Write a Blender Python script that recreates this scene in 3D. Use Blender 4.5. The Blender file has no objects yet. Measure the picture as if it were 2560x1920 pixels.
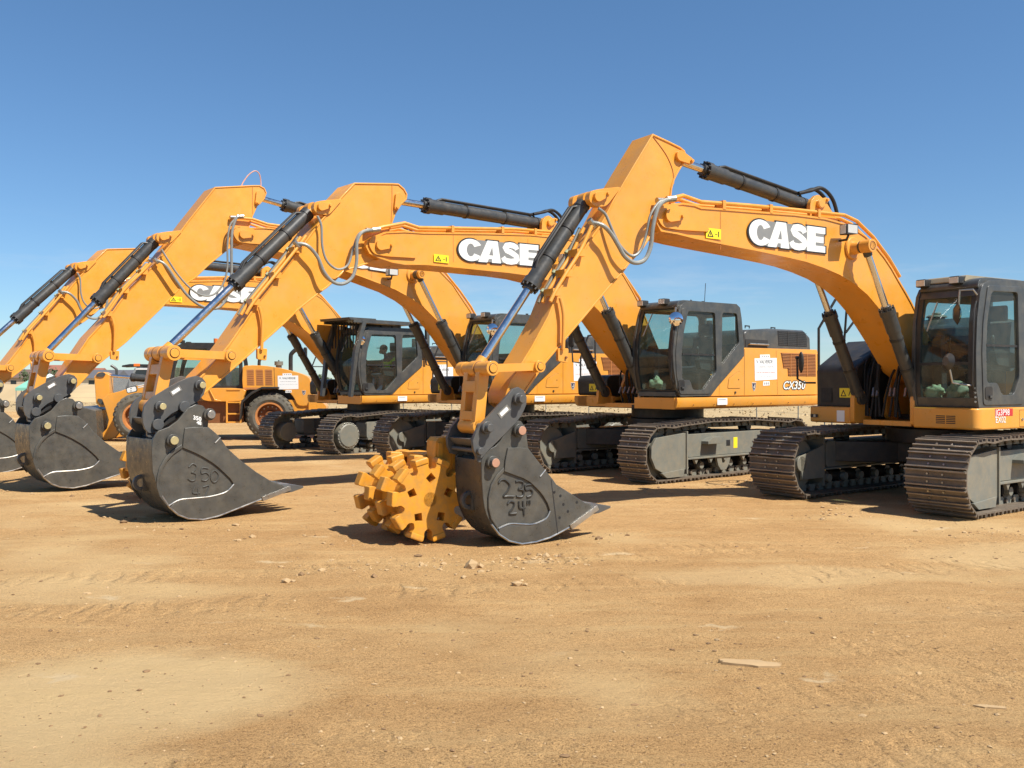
import bpy, bmesh, math, random
from mathutils import Vector, Matrix, noise
from mathutils.geometry import tessellate_polygon
random.seed(7)
R = math.radians
SC = bpy.context.scene
COL = SC.collection

# ------------------------------------------------------------------ materials
def new_mat(name):
    m = bpy.data.materials.new(name); m.use_nodes = True
    nt = m.node_tree; nt.nodes.clear()
    out = nt.nodes.new('ShaderNodeOutputMaterial')
    return m, nt, out

def N(nt, t, **kw):
    n = nt.nodes.new(t)
    for k, v in kw.items():
        if k.startswith('i_'): n.inputs[k[2:].replace('_', ' ')].default_value = v
        else: setattr(n, k, v)
    return n

def noise_n(nt, scale, detail=4, rough=.55, coord='Object', vec=None, stretch=None):
    n = N(nt, 'ShaderNodeTexNoise'); n.inputs['Scale'].default_value = scale
    n.inputs['Detail'].default_value = detail; n.inputs['Roughness'].default_value = rough
    src = vec
    if src is None:
        tc = N(nt, 'ShaderNodeTexCoord'); src = tc.outputs[coord]
    if stretch:
        mp = N(nt, 'ShaderNodeMapping'); mp.inputs['Scale'].default_value = stretch
        nt.links.new(src, mp.inputs[0]); src = mp.outputs[0]
    nt.links.new(src, n.inputs['Vector'])
    return n

def ramp(nt, src, stops):
    r = N(nt, 'ShaderNodeValToRGB'); e = r.color_ramp.elements
    while len(e) < len(stops): e.new(.5)
    for el, (p, c) in zip(e, stops):
        el.position = p; el.color = (*c, 1) if len(c) == 3 else c
    nt.links.new(src, r.inputs[0]); return r

def mix(nt, a, b, fac, mode='MIX'):
    m = N(nt, 'ShaderNodeMix', data_type='RGBA', blend_type=mode)
    for s, v in ((6, a), (7, b)):
        if hasattr(v, 'is_linked') or hasattr(v, 'links'): nt.links.new(v, m.inputs[s])
        else: m.inputs[s].default_value = (*v, 1)
    if hasattr(fac, 'links'): nt.links.new(fac, m.inputs[0])
    else: m.inputs[0].default_value = fac
    return m.outputs[2]

def surf(name, col, rough=.5, metal=0., dust=0., dustcol=(.30, .21, .12), dscale=3., bump=0., bscale=60., coat=0., spec=.5, var=.08, rvar=.12):
    """a worn real surface: colour variation, dust patches, roughness variation, fine bump"""
    m, nt, out = new_mat(name)
    p = N(nt, 'ShaderNodeBsdfPrincipled')
    p.inputs['Metallic'].default_value = metal
    p.inputs['Specular IOR Level'].default_value = spec
    p.inputs['Coat Weight'].default_value = coat
    p.inputs['Coat Roughness'].default_value = .15
    n1 = noise_n(nt, dscale, 5, .6)
    lo = tuple(c * (1 - var) for c in col); hi = tuple(min(1, c * (1 + var)) for c in col)
    base = ramp(nt, n1.outputs[0], [(.3, lo), (.7, hi)]).outputs[0]
    if dust > 0:
        n2 = noise_n(nt, dscale * 1.7, 8, .68)
        f = ramp(nt, n2.outputs[0], [(.42, (0, 0, 0)), (.75, (dust,) * 3)])
        base = mix(nt, base, dustcol, f.outputs[0])
    nt.links.new(base, p.inputs['Base Color'])
    n3 = noise_n(nt, dscale * 4, 6, .65)
    rr = ramp(nt, n3.outputs[0], [(.3, (max(.02, rough - rvar),) * 3), (.7, (min(1, rough + rvar),) * 3)])
    nt.links.new(rr.outputs[0], p.inputs['Roughness'])
    if bump > 0:
        n4 = noise_n(nt, bscale, 4, .6)
        b = N(nt, 'ShaderNodeBump'); b.inputs['Strength'].default_value = bump; b.inputs['Distance'].default_value = .01
        nt.links.new(n4.outputs[0], b.inputs['Height']); nt.links.new(b.outputs[0], p.inputs['Normal'])
    nt.links.new(p.outputs[0], out.inputs[0])
    return m

def glass_mat(name, tint, refl=1.0):
    m, nt, out = new_mat(name)
    tr = N(nt, 'ShaderNodeBsdfTransparent'); tr.inputs[0].default_value = (*tint, 1)
    gl = N(nt, 'ShaderNodeBsdfGlossy'); gl.inputs['Roughness'].default_value = .03
    fr = N(nt, 'ShaderNodeFresnel'); ge = N(nt, 'ShaderNodeNewGeometry'); mr = N(nt, 'ShaderNodeMapRange'); mr.inputs[3].default_value = 1.45; mr.inputs[4].default_value = 1 / 1.45; nt.links.new(ge.outputs['Backfacing'], mr.inputs[0]); nt.links.new(mr.outputs[0], fr.inputs[0])
    ms = N(nt, 'ShaderNodeMixShader')
    nt.links.new(fr.outputs[0], ms.inputs[0]); nt.links.new(tr.outputs[0], ms.inputs[1]); nt.links.new(gl.outputs[0], ms.inputs[2])
    # a thin film of dust on the pane
    df = N(nt, 'ShaderNodeBsdfDiffuse'); df.inputs[0].default_value = (.30, .27, .2, 1)
    n = noise_n(nt, 3, 6, .65); rp = ramp(nt, n.outputs[0], [(.35, (.03,) * 3), (.8, (.16,) * 3)])
    m2 = N(nt, 'ShaderNodeMixShader')
    nt.links.new(rp.outputs[0], m2.inputs[0]); nt.links.new(ms.outputs[0], m2.inputs[1]); nt.links.new(df.outputs[0], m2.inputs[2])
    nt.links.new(m2.outputs[0], out.inputs[0])
    return m

M = {}
M['orange'] = surf('orange_paint', (.74, .31, .034), .40, dust=.50, dustcol=(.55, .31, .10), dscale=1.6, coat=.2, var=.07, bump=.05, bscale=18, rvar=.2)
M['yellow'] = surf('yellow_paint', (.66, .285, .022), .48, dust=.75, dustcol=(.36, .21, .075), dscale=5, var=.12, bump=.05, bscale=40)
M['grey'] = surf('cab_grey_paint', (.050, .052, .051), .40, dust=.35, dustcol=(.20, .17, .12), coat=.1)
M['frame'] = surf('frame_grey_paint', (.165, .165, .138), .55, dust=.55, dustcol=(.30, .24, .15), bump=.06)
M['black'] = surf('black_plastic', (.020, .019, .018), .5, dust=.25, dustcol=(.12, .09, .06))
M['dark'] = surf('dark_interior', (.022, .022, .022), .7)
M['cyl'] = surf('cylinder_grey_paint', (.045, .045, .043), .38, dust=.3, dustcol=(.15, .12, .08))
M['chrome'] = surf('chrome_rod', (.66, .65, .64), .20, metal=1., var=.05, rvar=.08)
M['weldfaint'] = surf('weld_bead_painted', (.066, .063, .054), .5, bump=.2, bscale=120)
M['steel'] = surf('worn_steel', (.42, .40, .36), .34, metal=.85, dust=.3, var=.2)
M['bucket'] = surf('bucket_grey_paint', (.064, .061, .053), .38, dust=.6, dustcol=(.135, .118, .088), dscale=2.6, bump=.12, bscale=34, var=.22, rvar=.2)
M['coupler'] = surf('coupler_grey_paint', (.075, .075, .074), .44, dust=.25, dustcol=(.18, .15, .1))
M['weld'] = surf('weld_bead', (.040, .038, .033), .5, metal=.2, bump=.2, bscale=120)
M['shoe'] = surf('track_shoe_steel', (.132, .104, .077), .62, metal=.15, dust=.6, dustcol=(.23, .175, .115), dscale=5, bump=.15, bscale=50, var=.25)
M['grouser'] = surf('worn_grouser_edge', (.25, .205, .155), .5, metal=.3, dust=.4, var=.25, dscale=6)
M['hose'] = surf('wrapped_grey_hose', (.27, .275, .25), .42, metal=.25, bump=.25, bscale=160)
M['rubber'] = surf('black_hose_rubber', (.012, .011, .010), .7)
M['tyre'] = surf('dusty_tyre_rubber', (.085, .078, .062), .85, dust=.8, dustcol=(.20, .165, .11), bump=.1)
M['glass'] = glass_mat('tinted_glass', (.64, .80, .78))
M['lens'] = surf('lamp_lens', (.55, .53, .48), .18, spec=.8)
M['mirror'] = surf('mirror_glass', (.85, .85, .85), .03, metal=1., var=.02, rvar=.01)
M['label'] = surf('yellow_label', (.85, .66, .02), .45, var=.03)
M['white'] = surf('white_paper', (.80, .80, .78), .6, var=.02)
M['letter'] = surf('letter_white', (.78, .78, .74), .4, dust=.25, dustcol=(.55, .52, .42), var=.04)
M['lettergrey'] = surf('letter_grey', (.22, .22, .21), .45)
M['ink'] = surf('black_ink', (.015, .015, .016), .5)
M['inkgrey'] = surf('faded_ink', (.30, .29, .30), .6)
M['red'] = surf('red_print', (.55, .03, .03), .5)
M['inkred'] = surf('pale_red_ink', (.62, .32, .30), .6)
M['navy'] = surf('emblem_navy', (.035, .035, .07), .4)
M['brown'] = surf('vent_brown', (.20, .075, .022), .6)
M['ventorange'] = surf('vent_orange', (.50, .19, .05), .55, dust=.3)
M['seat'] = surf('seat_fabric', (.06, .07, .09), .9)
M['vest'] = surf('pale_green_cloth', (.36, .40, .25), .8)
M['cream'] = surf('cream_cloth', (.30, .29, .20), .8)
M['hivis'] = surf('hi_vis_lime_cloth', (.42, .72, .03), .75)
M['skin'] = surf('skin', (.42, .24, .16), .55)
M['cap'] = surf('dark_cap_cloth', (.02, .022, .03), .8)
M['jeans'] = surf('dark_denim', (.03, .04, .08), .85)
M['amber'] = surf('amber_lens', (.75, .16, .02), .25)
M['tent'] = surf('green_canopy_cloth', (.16, .40, .31), .8)
M['copper'] = surf('copper_wire', (.65, .35, .25), .4)
M['galv'] = surf('galvanised_post', (.22, .24, .24), .55, metal=.3)
M['whitepaint'] = surf('white_paint', (.75, .75, .72), .5)
M['stucco'] = surf('tan_stucco', (.46, .36, .26), .9)
M['stucco2'] = surf('cream_stucco', (.58, .50, .36), .9)
M['stucco3'] = surf('pink_stucco', (.42, .28, .20), .9)
M['roof'] = surf('brown_roof_tile', (.14, .09, .07), .9)
M['roof2'] = surf('red_roof_tile', (.28, .11, .07), .9)
M['roof3'] = surf('grey_roof_tile', (.10, .10, .11), .9)
M['winpane'] = surf('dark_window', (.02, .025, .03), .1)
M['leaf'] = surf('leaf_green', (.055, .075, .03), .8, var=.4, dscale=.8)
M['bark'] = surf('bark', (.10, .07, .045), .9)
M['darkclod'] = surf('dark_clay_clod', (.22, .13, .06), .95, var=.22, dscale=1.2)  # darker clay tone mixed among the crumbs
M['straw'] = surf('dry_straw', (.46, .335, .18), .9, var=.12, dscale=.15)
M['roofdust'] = surf('dusty_roof', (.30, .25, .17), .9, var=.2)
M['clod'] = surf('dry_clay_clod', (.42, .28, .14), .95, var=.22, dscale=1.2, bump=.3, bscale=40)
M['trucksilver'] = surf('truck_silver', (.35, .36, .36), .3, metal=.7)
M['pinbrass'] = surf('pin_end_brass', (.48, .40, .20), .4, metal=.3)
M['pincopper'] = surf('pin_end_rust', (.42, .22, .14), .5)

# ------------------------------------------------------------------ mesh builder
class MB:
    def __init__(s): s.v = []; s.f = []; s.mi = []; s.mats = []
    def idx(s, mat):
        if mat not in s.mats: s.mats.append(mat)
        return s.mats.index(mat)
    def add(s, vs, fs, mat):
        o = len(s.v); k = s.idx(mat)
        s.v += [tuple(v) for v in vs]
        for f in fs: s.f.append(tuple(i + o for i in f)); s.mi.append(k)
        return s
    def plate(s, outer, a, b, mat, holes=(), plane='xz', edge=None):
        """outline (and holes) in a plane, given thickness from a to b along the third axis"""
        def P(u, w, t):
            return {'xz': (u, t, w), 'yz': (t, u, w), 'xy': (u, w, t)}[plane]
        loops = [list(outer)] + [list(h) for h in holes]
        tris = tessellate_polygon([[Vector((u, w, 0)) for u, w in l] for l in loops])
        flat = [p for l in loops for p in l]; n = len(flat)
        vs = [P(u, w, a) for u, w in flat] + [P(u, w, b) for u, w in flat]
        fs = [t for t in tris] + [tuple(i + n for i in reversed(t)) for t in tris]
        s.add(vs, fs, mat)
        o = len(s.v) - 2 * n; k = s.idx(edge or mat); c = 0
        for l in loops:
            L = len(l)
            for i in range(L):
                j = (i + 1) % L
                s.f.append((o + c + i, o + c + j, o + n + c + j, o + n + c + i)); s.mi.append(k)
            c += L
        return s
    def box(s, x0, x1, y0, y1, z0, z1, mat):
        return s.plate([(x0, z0), (x1, z0), (x1, z1), (x0, z1)], y0, y1, mat)
    def cyl(s, p0, p1, r0, mat, r1=None, n=20, capmat=None):
        p0 = Vector(p0); p1 = Vector(p1); r1 = r0 if r1 is None else r1
        d = (p1 - p0).normalized(); u = d.orthogonal().normalized(); w = d.cross(u)
        vs = []
        for p, r in ((p0, r0), (p1, r1)):
            for i in range(n):
                a = 2 * math.pi * i / n; vs.append(p + u * (r * math.cos(a)) + w * (r * math.sin(a)))
        fs = [(i, (i + 1) % n, n + (i + 1) % n, n + i) for i in range(n)]
        s.add(vs, fs, mat)
        o = len(s.v) - 2 * n; k = s.idx(capmat or mat)
        s.f.append(tuple(o + i for i in reversed(range(n)))); s.mi.append(k)
        s.f.append(tuple(o + n + i for i in range(n))); s.mi.append(k)
        return s
    def ring(s, c, axis, r_out, r_in, h, mat, n=24):
        c = Vector(c); d = Vector(axis).normalized(); u = d.orthogonal().normalized(); w = d.cross(u); vs = []
        for t, r in ((-h / 2, r_out), (h / 2, r_out), (h / 2, r_in), (-h / 2, r_in)):
            for i in range(n):
                a = 2 * math.pi * i / n; vs.append(c + d * t + u * (r * math.cos(a)) + w * (r * math.sin(a)))
        fs = []
        for k in range(4):
            for i in range(n):
                fs.append((k * n + i, k * n + (i + 1) % n, ((k + 1) % 4) * n + (i + 1) % n, ((k + 1) % 4) * n + i))
        return s.add(vs, fs, mat)
    def tube(s, pts, r, mat, n=8, smooth=0):
        pts = [Vector(p) for p in pts]
        if smooth:
            q = []
            for i in range(len(pts) - 1):
                a = pts[max(i - 1, 0)]; b = pts[i]; c = pts[i + 1]; d = pts[min(i + 2, len(pts) - 1)]
                for k in range(smooth):
                    t = k / smooth
                    q.append(.5 * ((2 * b) + (c - a) * t + (2 * a - 5 * b + 4 * c - d) * t * t + (3 * b - a - 3 * c + d) * t ** 3))
            pts = q + [pts[-1]]
        L = len(pts); vs = []; u = None
        for i, p in enumerate(pts):
            d = (pts[min(i + 1, L - 1)] - pts[max(i - 1, 0)]).normalized()
            u = d.orthogonal().normalized() if u is None else (u - d * u.dot(d)).normalized()
            w = d.cross(u)
            k = 1.0
            if 0 < i < L - 1:
                c = (pts[i] - pts[i - 1]).normalized().dot((pts[i + 1] - pts[i]).normalized()); k = 1 / max(.6, math.sqrt((1 + c) / 2))
            for j in range(n):
                a = 2 * math.pi * j / n; vs.append(p + (u * math.cos(a) + w * math.sin(a)) * r * (k if not smooth else 1))
        fs = [(i * n + j, i * n + (j + 1) % n, (i + 1) * n + (j + 1) % n, (i + 1) * n + j) for i in range(L - 1) for j in range(n)]
        fs += [tuple(reversed(range(n))), tuple((L - 1) * n + j for j in range(n))]
        return s.add(vs, fs, mat)
    def ball(s, c, rx, ry, rz, mat, n=14, m=9):
        c = Vector(c); vs = [c + Vector((0, 0, rz))]
        for i in range(1, m):
            t = math.pi * i / m
            for j in range(n):
                a = 2 * math.pi * j / n
                vs.append(c + Vector((rx * math.sin(t) * math.cos(a), ry * math.sin(t) * math.sin(a), rz * math.cos(t))))
        vs.append(c - Vector((0, 0, rz)))
        fs = [(0, 1 + j, 1 + (j + 1) % n) for j in range(n)]
        for i in range(m - 2):
            for j in range(n):
                a = 1 + i * n; fs.append((a + j, a + n + j, a + n + (j + 1) % n, a + (j + 1) % n))
        e = 1 + (m - 2) * n
        fs += [(e + j, len(vs) - 1, e + (j + 1) % n) for j in range(n)]
        return s.add(vs, fs, mat)
    def build(s, name, parent=None, bevel=0., seg=2, angle=35, recalc=True):
        me = bpy.data.meshes.new(name); me.from_pydata(s.v, [], s.f)
        for m in s.mats: me.materials.append(M[m])
        me.polygons.foreach_set('material_index', s.mi)
        if recalc:
            bm = bmesh.new(); bm.from_mesh(me); bmesh.ops.recalc_face_normals(bm, faces=bm.faces); bm.to_mesh(me); bm.free()
        me.polygons.foreach_set('use_smooth', [True] * len(me.polygons))
        me.set_sharp_from_angle(angle=R(angle))
        o = bpy.data.objects.new(name, me); COL.objects.link(o)
        if parent: o.parent = parent
        if bevel:
            b = o.modifiers.new('Bevel', 'BEVEL'); b.width = bevel; b.segments = seg; b.limit_method = 'ANGLE'; b.angle_limit = R(40); b.use_clamp_overlap = True
            wn = o.modifiers.new('Normals', 'WEIGHTED_NORMAL'); wn.keep_sharp = False
        return o

def tag(o, label=None, cat=None, group=None, kind=None):
    if label: o['label'] = label
    if cat: o['category'] = cat
    if group: o['group'] = group
    if kind: o['kind'] = kind
    return o

def empty(name, loc, rz=0.):
    o = bpy.data.objects.new(name, None); COL.objects.link(o)
    o.location = loc; o.rotation_euler = (0, 0, rz); o.empty_display_size = .3
    return o

def copy_part(o, parent, off=None):
    c = o.copy(); COL.objects.link(c); c.parent = parent
    if off: c.location = Vector(c.location) + Vector(off)
    for ch in list(o.children): copy_part(ch, c)
    return c

def text_mesh(mb, txt, size, place, mat, bold=0., shear=0., depth=.001, align='LEFT', sx=1.):
    """writing laid on a surface; place maps (u right, v up, t out) to the thing's space"""
    cu = bpy.data.curves.new('writing', 'FONT'); cu.body = txt; cu.size = size; cu.align_x = align
    cu.offset = bold; cu.shear = shear; cu.resolution_u = 3
    ob = bpy.data.objects.new('writing', cu); COL.objects.link(ob)
    dg = bpy.context.evaluated_depsgraph_get(); dg.update()
    me = bpy.data.meshes.new_from_object(ob.evaluated_get(dg))
    vs = [place(v.co.x * sx, v.co.y, depth) for v in me.vertices]
    fs = [tuple(p.vertices) for p in me.polygons]
    mb.add(vs, fs, mat)
    bpy.data.objects.remove(ob); bpy.data.curves.remove(cu); bpy.data.meshes.remove(me)

def arc(cx, cz, r, a0, a1, n):
    return [(cx + r * math.cos(R(a0 + (a1 - a0) * i / n)), cz + r * math.sin(R(a0 + (a1 - a0) * i / n))) for i in range(n + 1)]

def ribbon(path, w):
    """a flat stroke of width w along a path, as an outline"""
    L = len(path); a = []; b = []
    for i, p in enumerate(path):
        q0 = Vector(path[max(i - 1, 0)]); q1 = Vector(path[min(i + 1, L - 1)]); d = (q1 - q0).normalized()
        n = Vector((-d.y, d.x)); p = Vector(p); a.append(tuple(p + n * w / 2)); b.append(tuple(p - n * w / 2))
    return a + b[::-1]

def round_poly(pts, r, n=3):
    out = []; L = len(pts)
    for i in range(L):
        p = Vector(pts[i]); a = (Vector(pts[i - 1]) - p); b = (Vector(pts[(i + 1) % L]) - p)
        k = min(r, a.length * .45, b.length * .45); a = p + a.normalized() * k; b = p + b.normalized() * k
        for j in range(n + 1):
            t = j / n; q = a * (1 - t) ** 2 + p * 2 * t * (1 - t) + b * t * t; out.append((q.x, q.y))
    return out

def smooth_poly(pts, k=3):
    """closed Catmull-Rom"""
    out = []; L = len(pts)
    for i in range(L):
        a, b, c, d = (Vector(pts[(i + j) % L]) for j in (-1, 0, 1, 2))
        for m in range(k):
            t = m / k; q = .5 * ((2 * b) + (c - a) * t + (2 * a - 5 * b + 4 * c - d) * t * t + (3 * b - a - 3 * c + d) * t ** 3); out.append((q.x, q.y))
    return out

# ------------------------------------------------------------------ big raised letters on the booms
def block_word(name, parent, x0, x1, z0, z1, zr, y):
    """four heavy block letters reading C A S E along the left face of a boom (x falls to the reader's right)"""
    mb = MB(); W = x0 - x1; h = z1 - z0
    def put(u, v): return (x0 - u * W, z0 + v * h + zr * u)
    def outline(grow):
        g = grow; L = []
        def C(cx, cy, rx, ry, t, a0, a1):
            o = [(cx + (rx + g) * math.cos(R(a)), cy + (ry + g * 2.6) * math.sin(R(a))) for a in range(a0, a1 + 1, 12)]
            i = [(cx + max(.01, rx - t - g) * math.cos(R(a)), cy + max(.02, ry - t * 2.2 - g * 2.6) * math.sin(R(a))) for a in range(a0, a1 + 1, 12)]
            return o + i[::-1]
        L.append((C(.143, .5, .143, .5, .096, 30 - int(g * 700), 330 + int(g * 700)), []))
        L.append(([(.232 - g * 1.4, 0 - g * 2.6), (.342 + g * .2, 0 - g * 2.6), (.362, .17), (.400, .17), (.400 - g, 0 - g * 2.6), (.512 + g * 1.2, 0 - g * 2.6), (.470 + g, 1 + g * 2.6), (.345 - g, 1 + g * 2.6)],
                  [] if g > 0 else [[(.364, .33), (.415, .33), (.403, .72)]]))
        S = [(x - .022 if x < .66 else x - .028, z) for x, z in [(.745, .70), (.735, .80), (.70, .87), (.65, .885), (.60, .85), (.582, .74), (.60, .64), (.655, .56), (.70, .48), (.745, .37), (.752, .26), (.73, .16), (.67, .115), (.61, .13), (.575, .19), (.562, .30)]]
        L.append(('S', S))
        L.append(([(.752 - g, -g * 2.6), (1 + g, -g * 2.6), (1 + g, .25 + g * 2), (.866, .25 + g * 2), (.866, .38 - g), (.975 + g, .38 - g), (.975 + g, .62 + g), (.866, .62 + g), (.866, .75 - g * 2), (1 + g, .75 - g * 2), (1 + g, 1 + g * 2.6), (.752 - g, 1 + g * 2.6)], []))
        return L
    def lay(g, ya, yb, mat):
        for it in outline(g):
            if it[0] == 'S':
                k = W / h
                path = [(u * k, v) for u, v in it[1]]
                rb = ribbon([(x, z) for x, z in path], .27 + g * 5.2)
                pts = [put(u / k, v) for u, v in rb]; mb.plate(pts, ya, yb, mat)
            else:
                mb.plate([put(u, v) for u, v in it[0]], ya, yb, mat, holes=[[put(u, v) for u, v in hh] for hh in it[1]])
    lay(.020, y, y + .003, 'ink')
    mb.plate([put(u, v) for u, v in ((.10, .02), (.985, .02), (.985, .98), (.10, .98))], y, y + .0045, 'lettergrey')
    lay(0, y, y + .006, 'letter')
    return mb.build(name, parent)

def warning_label(mb, x, z, w, h, y, tilt=0.):
    def put(u, v): return (x - u * w, z + v * h + tilt * u)
    mb.plate([put(0, 0), put(1, 0), put(1, 1), put(0, 1)], y, y + .003, 'label')
    mb.plate([put(.08, .15), (put(.5, .15)), put(.29, .85)], y, y + .0045, 'ink', holes=[[put(.17, .24), put(.41, .24), put(.29, .66)]])
    mb.plate([put(.27, .3), put(.31, .3), put(.31, .55), put(.27, .55)], y, y + .0045, 'ink')
    mb.plate([put(.8, .2), put(.86, .2), put(.86, .75), put(.8, .75)], y, y + .0045, 'ink')
    mb.plate([put(.6, .42), put(.75, .42), put(.75, .48), put(.6, .48)], y, y + .0045, 'ink')

# ------------------------------------------------------------------ undercarriage
def track_path(L, zt, r, hump):
    """closed centre line of a crawler track: flat run, round ends, raised over the carrier rollers"""
    pts = []
    for i in range(25): pts.append((-L + .25 + (2 * L - .5) * i / 24, .06 + .0))
    c = r + .075
    pts += [(L + c * math.sin(R(a)) * .98, .06 + .07 * (1 - 1) + r + .03 - c * math.cos(R(a))) for a in range(25, 180, 12)]
    top = 2 * r + .10
    for x, z in ((.88, .02), (.72, .055), (.5, hump * .75), (.34, hump), (.1, hump * .9), (-.12, hump * .92), (-.34, hump), (-.5, hump * .72), (-.72, .05), (-.88, .02)):
        pts.append((x * L, top + z))
    pts += [(-L - c * math.sin(R(a)) * .98, .06 + r + .03 + c * math.cos(R(a))) for a in range(0, 160, 12)]
    return pts

def resample(pts, n):
    P = [Vector(p) for p in pts]; P.append(P[0]); d = [0]
    for i in range(len(P) - 1): d.append(d[-1] + (P[i + 1] - P[i]).length)
    out = []
    for k in range(n):
        t = d[-1] * k / n; i = 0
        while d[i + 1] < t: i += 1
        u = (t - d[i]) / (d[i + 1] - d[i]); out.append(P[i].lerp(P[i + 1], u))
    return out, d[-1] / n

def shoes(name, parent, L, r, hump, w, yc):
    mb = MB(); path, pitch = resample(track_path(L, 0, r, hump), 50); n = len(path)
    rnd = random.Random(3)
    for i in range(n):
        a = path[i]; b = path[(i + 1) % n]; d = (b - a).normalized(); nn = Vector((d.y, -d.x)); m = (a + b) / 2
        def q(u, y, h): p = m + d * u + nn * h; return (p.x, y, p.y)
        def blk(u0, u1, y0, y1, h0, h1, mat, tap=0.):
            vs = [q(u0, y0, h0), q(u1, y0, h0), q(u1, y1, h0), q(u0, y1, h0), q(u0 + tap, y0, h1), q(u1 - tap, y0, h1), q(u1 - tap, y1, h1), q(u0 + tap, y1, h1)]
            mb.add(vs, [(0, 3, 2, 1), (4, 5, 6, 7), (0, 1, 5, 4), (1, 2, 6, 5), (2, 3, 7, 6), (3, 0, 4, 7)], mat)
        y0, y1 = yc - w / 2, yc + w / 2; hp = pitch / 2
        blk(-hp * .97, hp * .97, y0, y1, .0, .020, 'shoe')
        for u, gh in ((-hp * .86, .028), (0, .026), (hp * .86, .034)):
            blk(u - .012, u + .012, y0, y1, .020, .020 + gh, 'shoe', .004); blk(u - .010, u + .010, y0, y1, .020 + gh, .024 + gh, 'grouser', .001)
        for s in (-1, 1):
            blk(-hp * .8, hp * .8, yc + s * .1 - .022, yc + s * .1 + .022, -.10, .0, 'frame', .03)
            for u in (-hp * .45, hp * .45):
                mb.cyl(q(u, yc + s * .1, .018), q(u, yc + s * .1, .036), .014, 'steel', n=6)
        mb.cyl(q(hp, yc - .15, -.05), q(hp, yc + .15, -.05), .028, 'shoe', n=8)
    return mb.build(name, parent, recalc=True)

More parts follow.
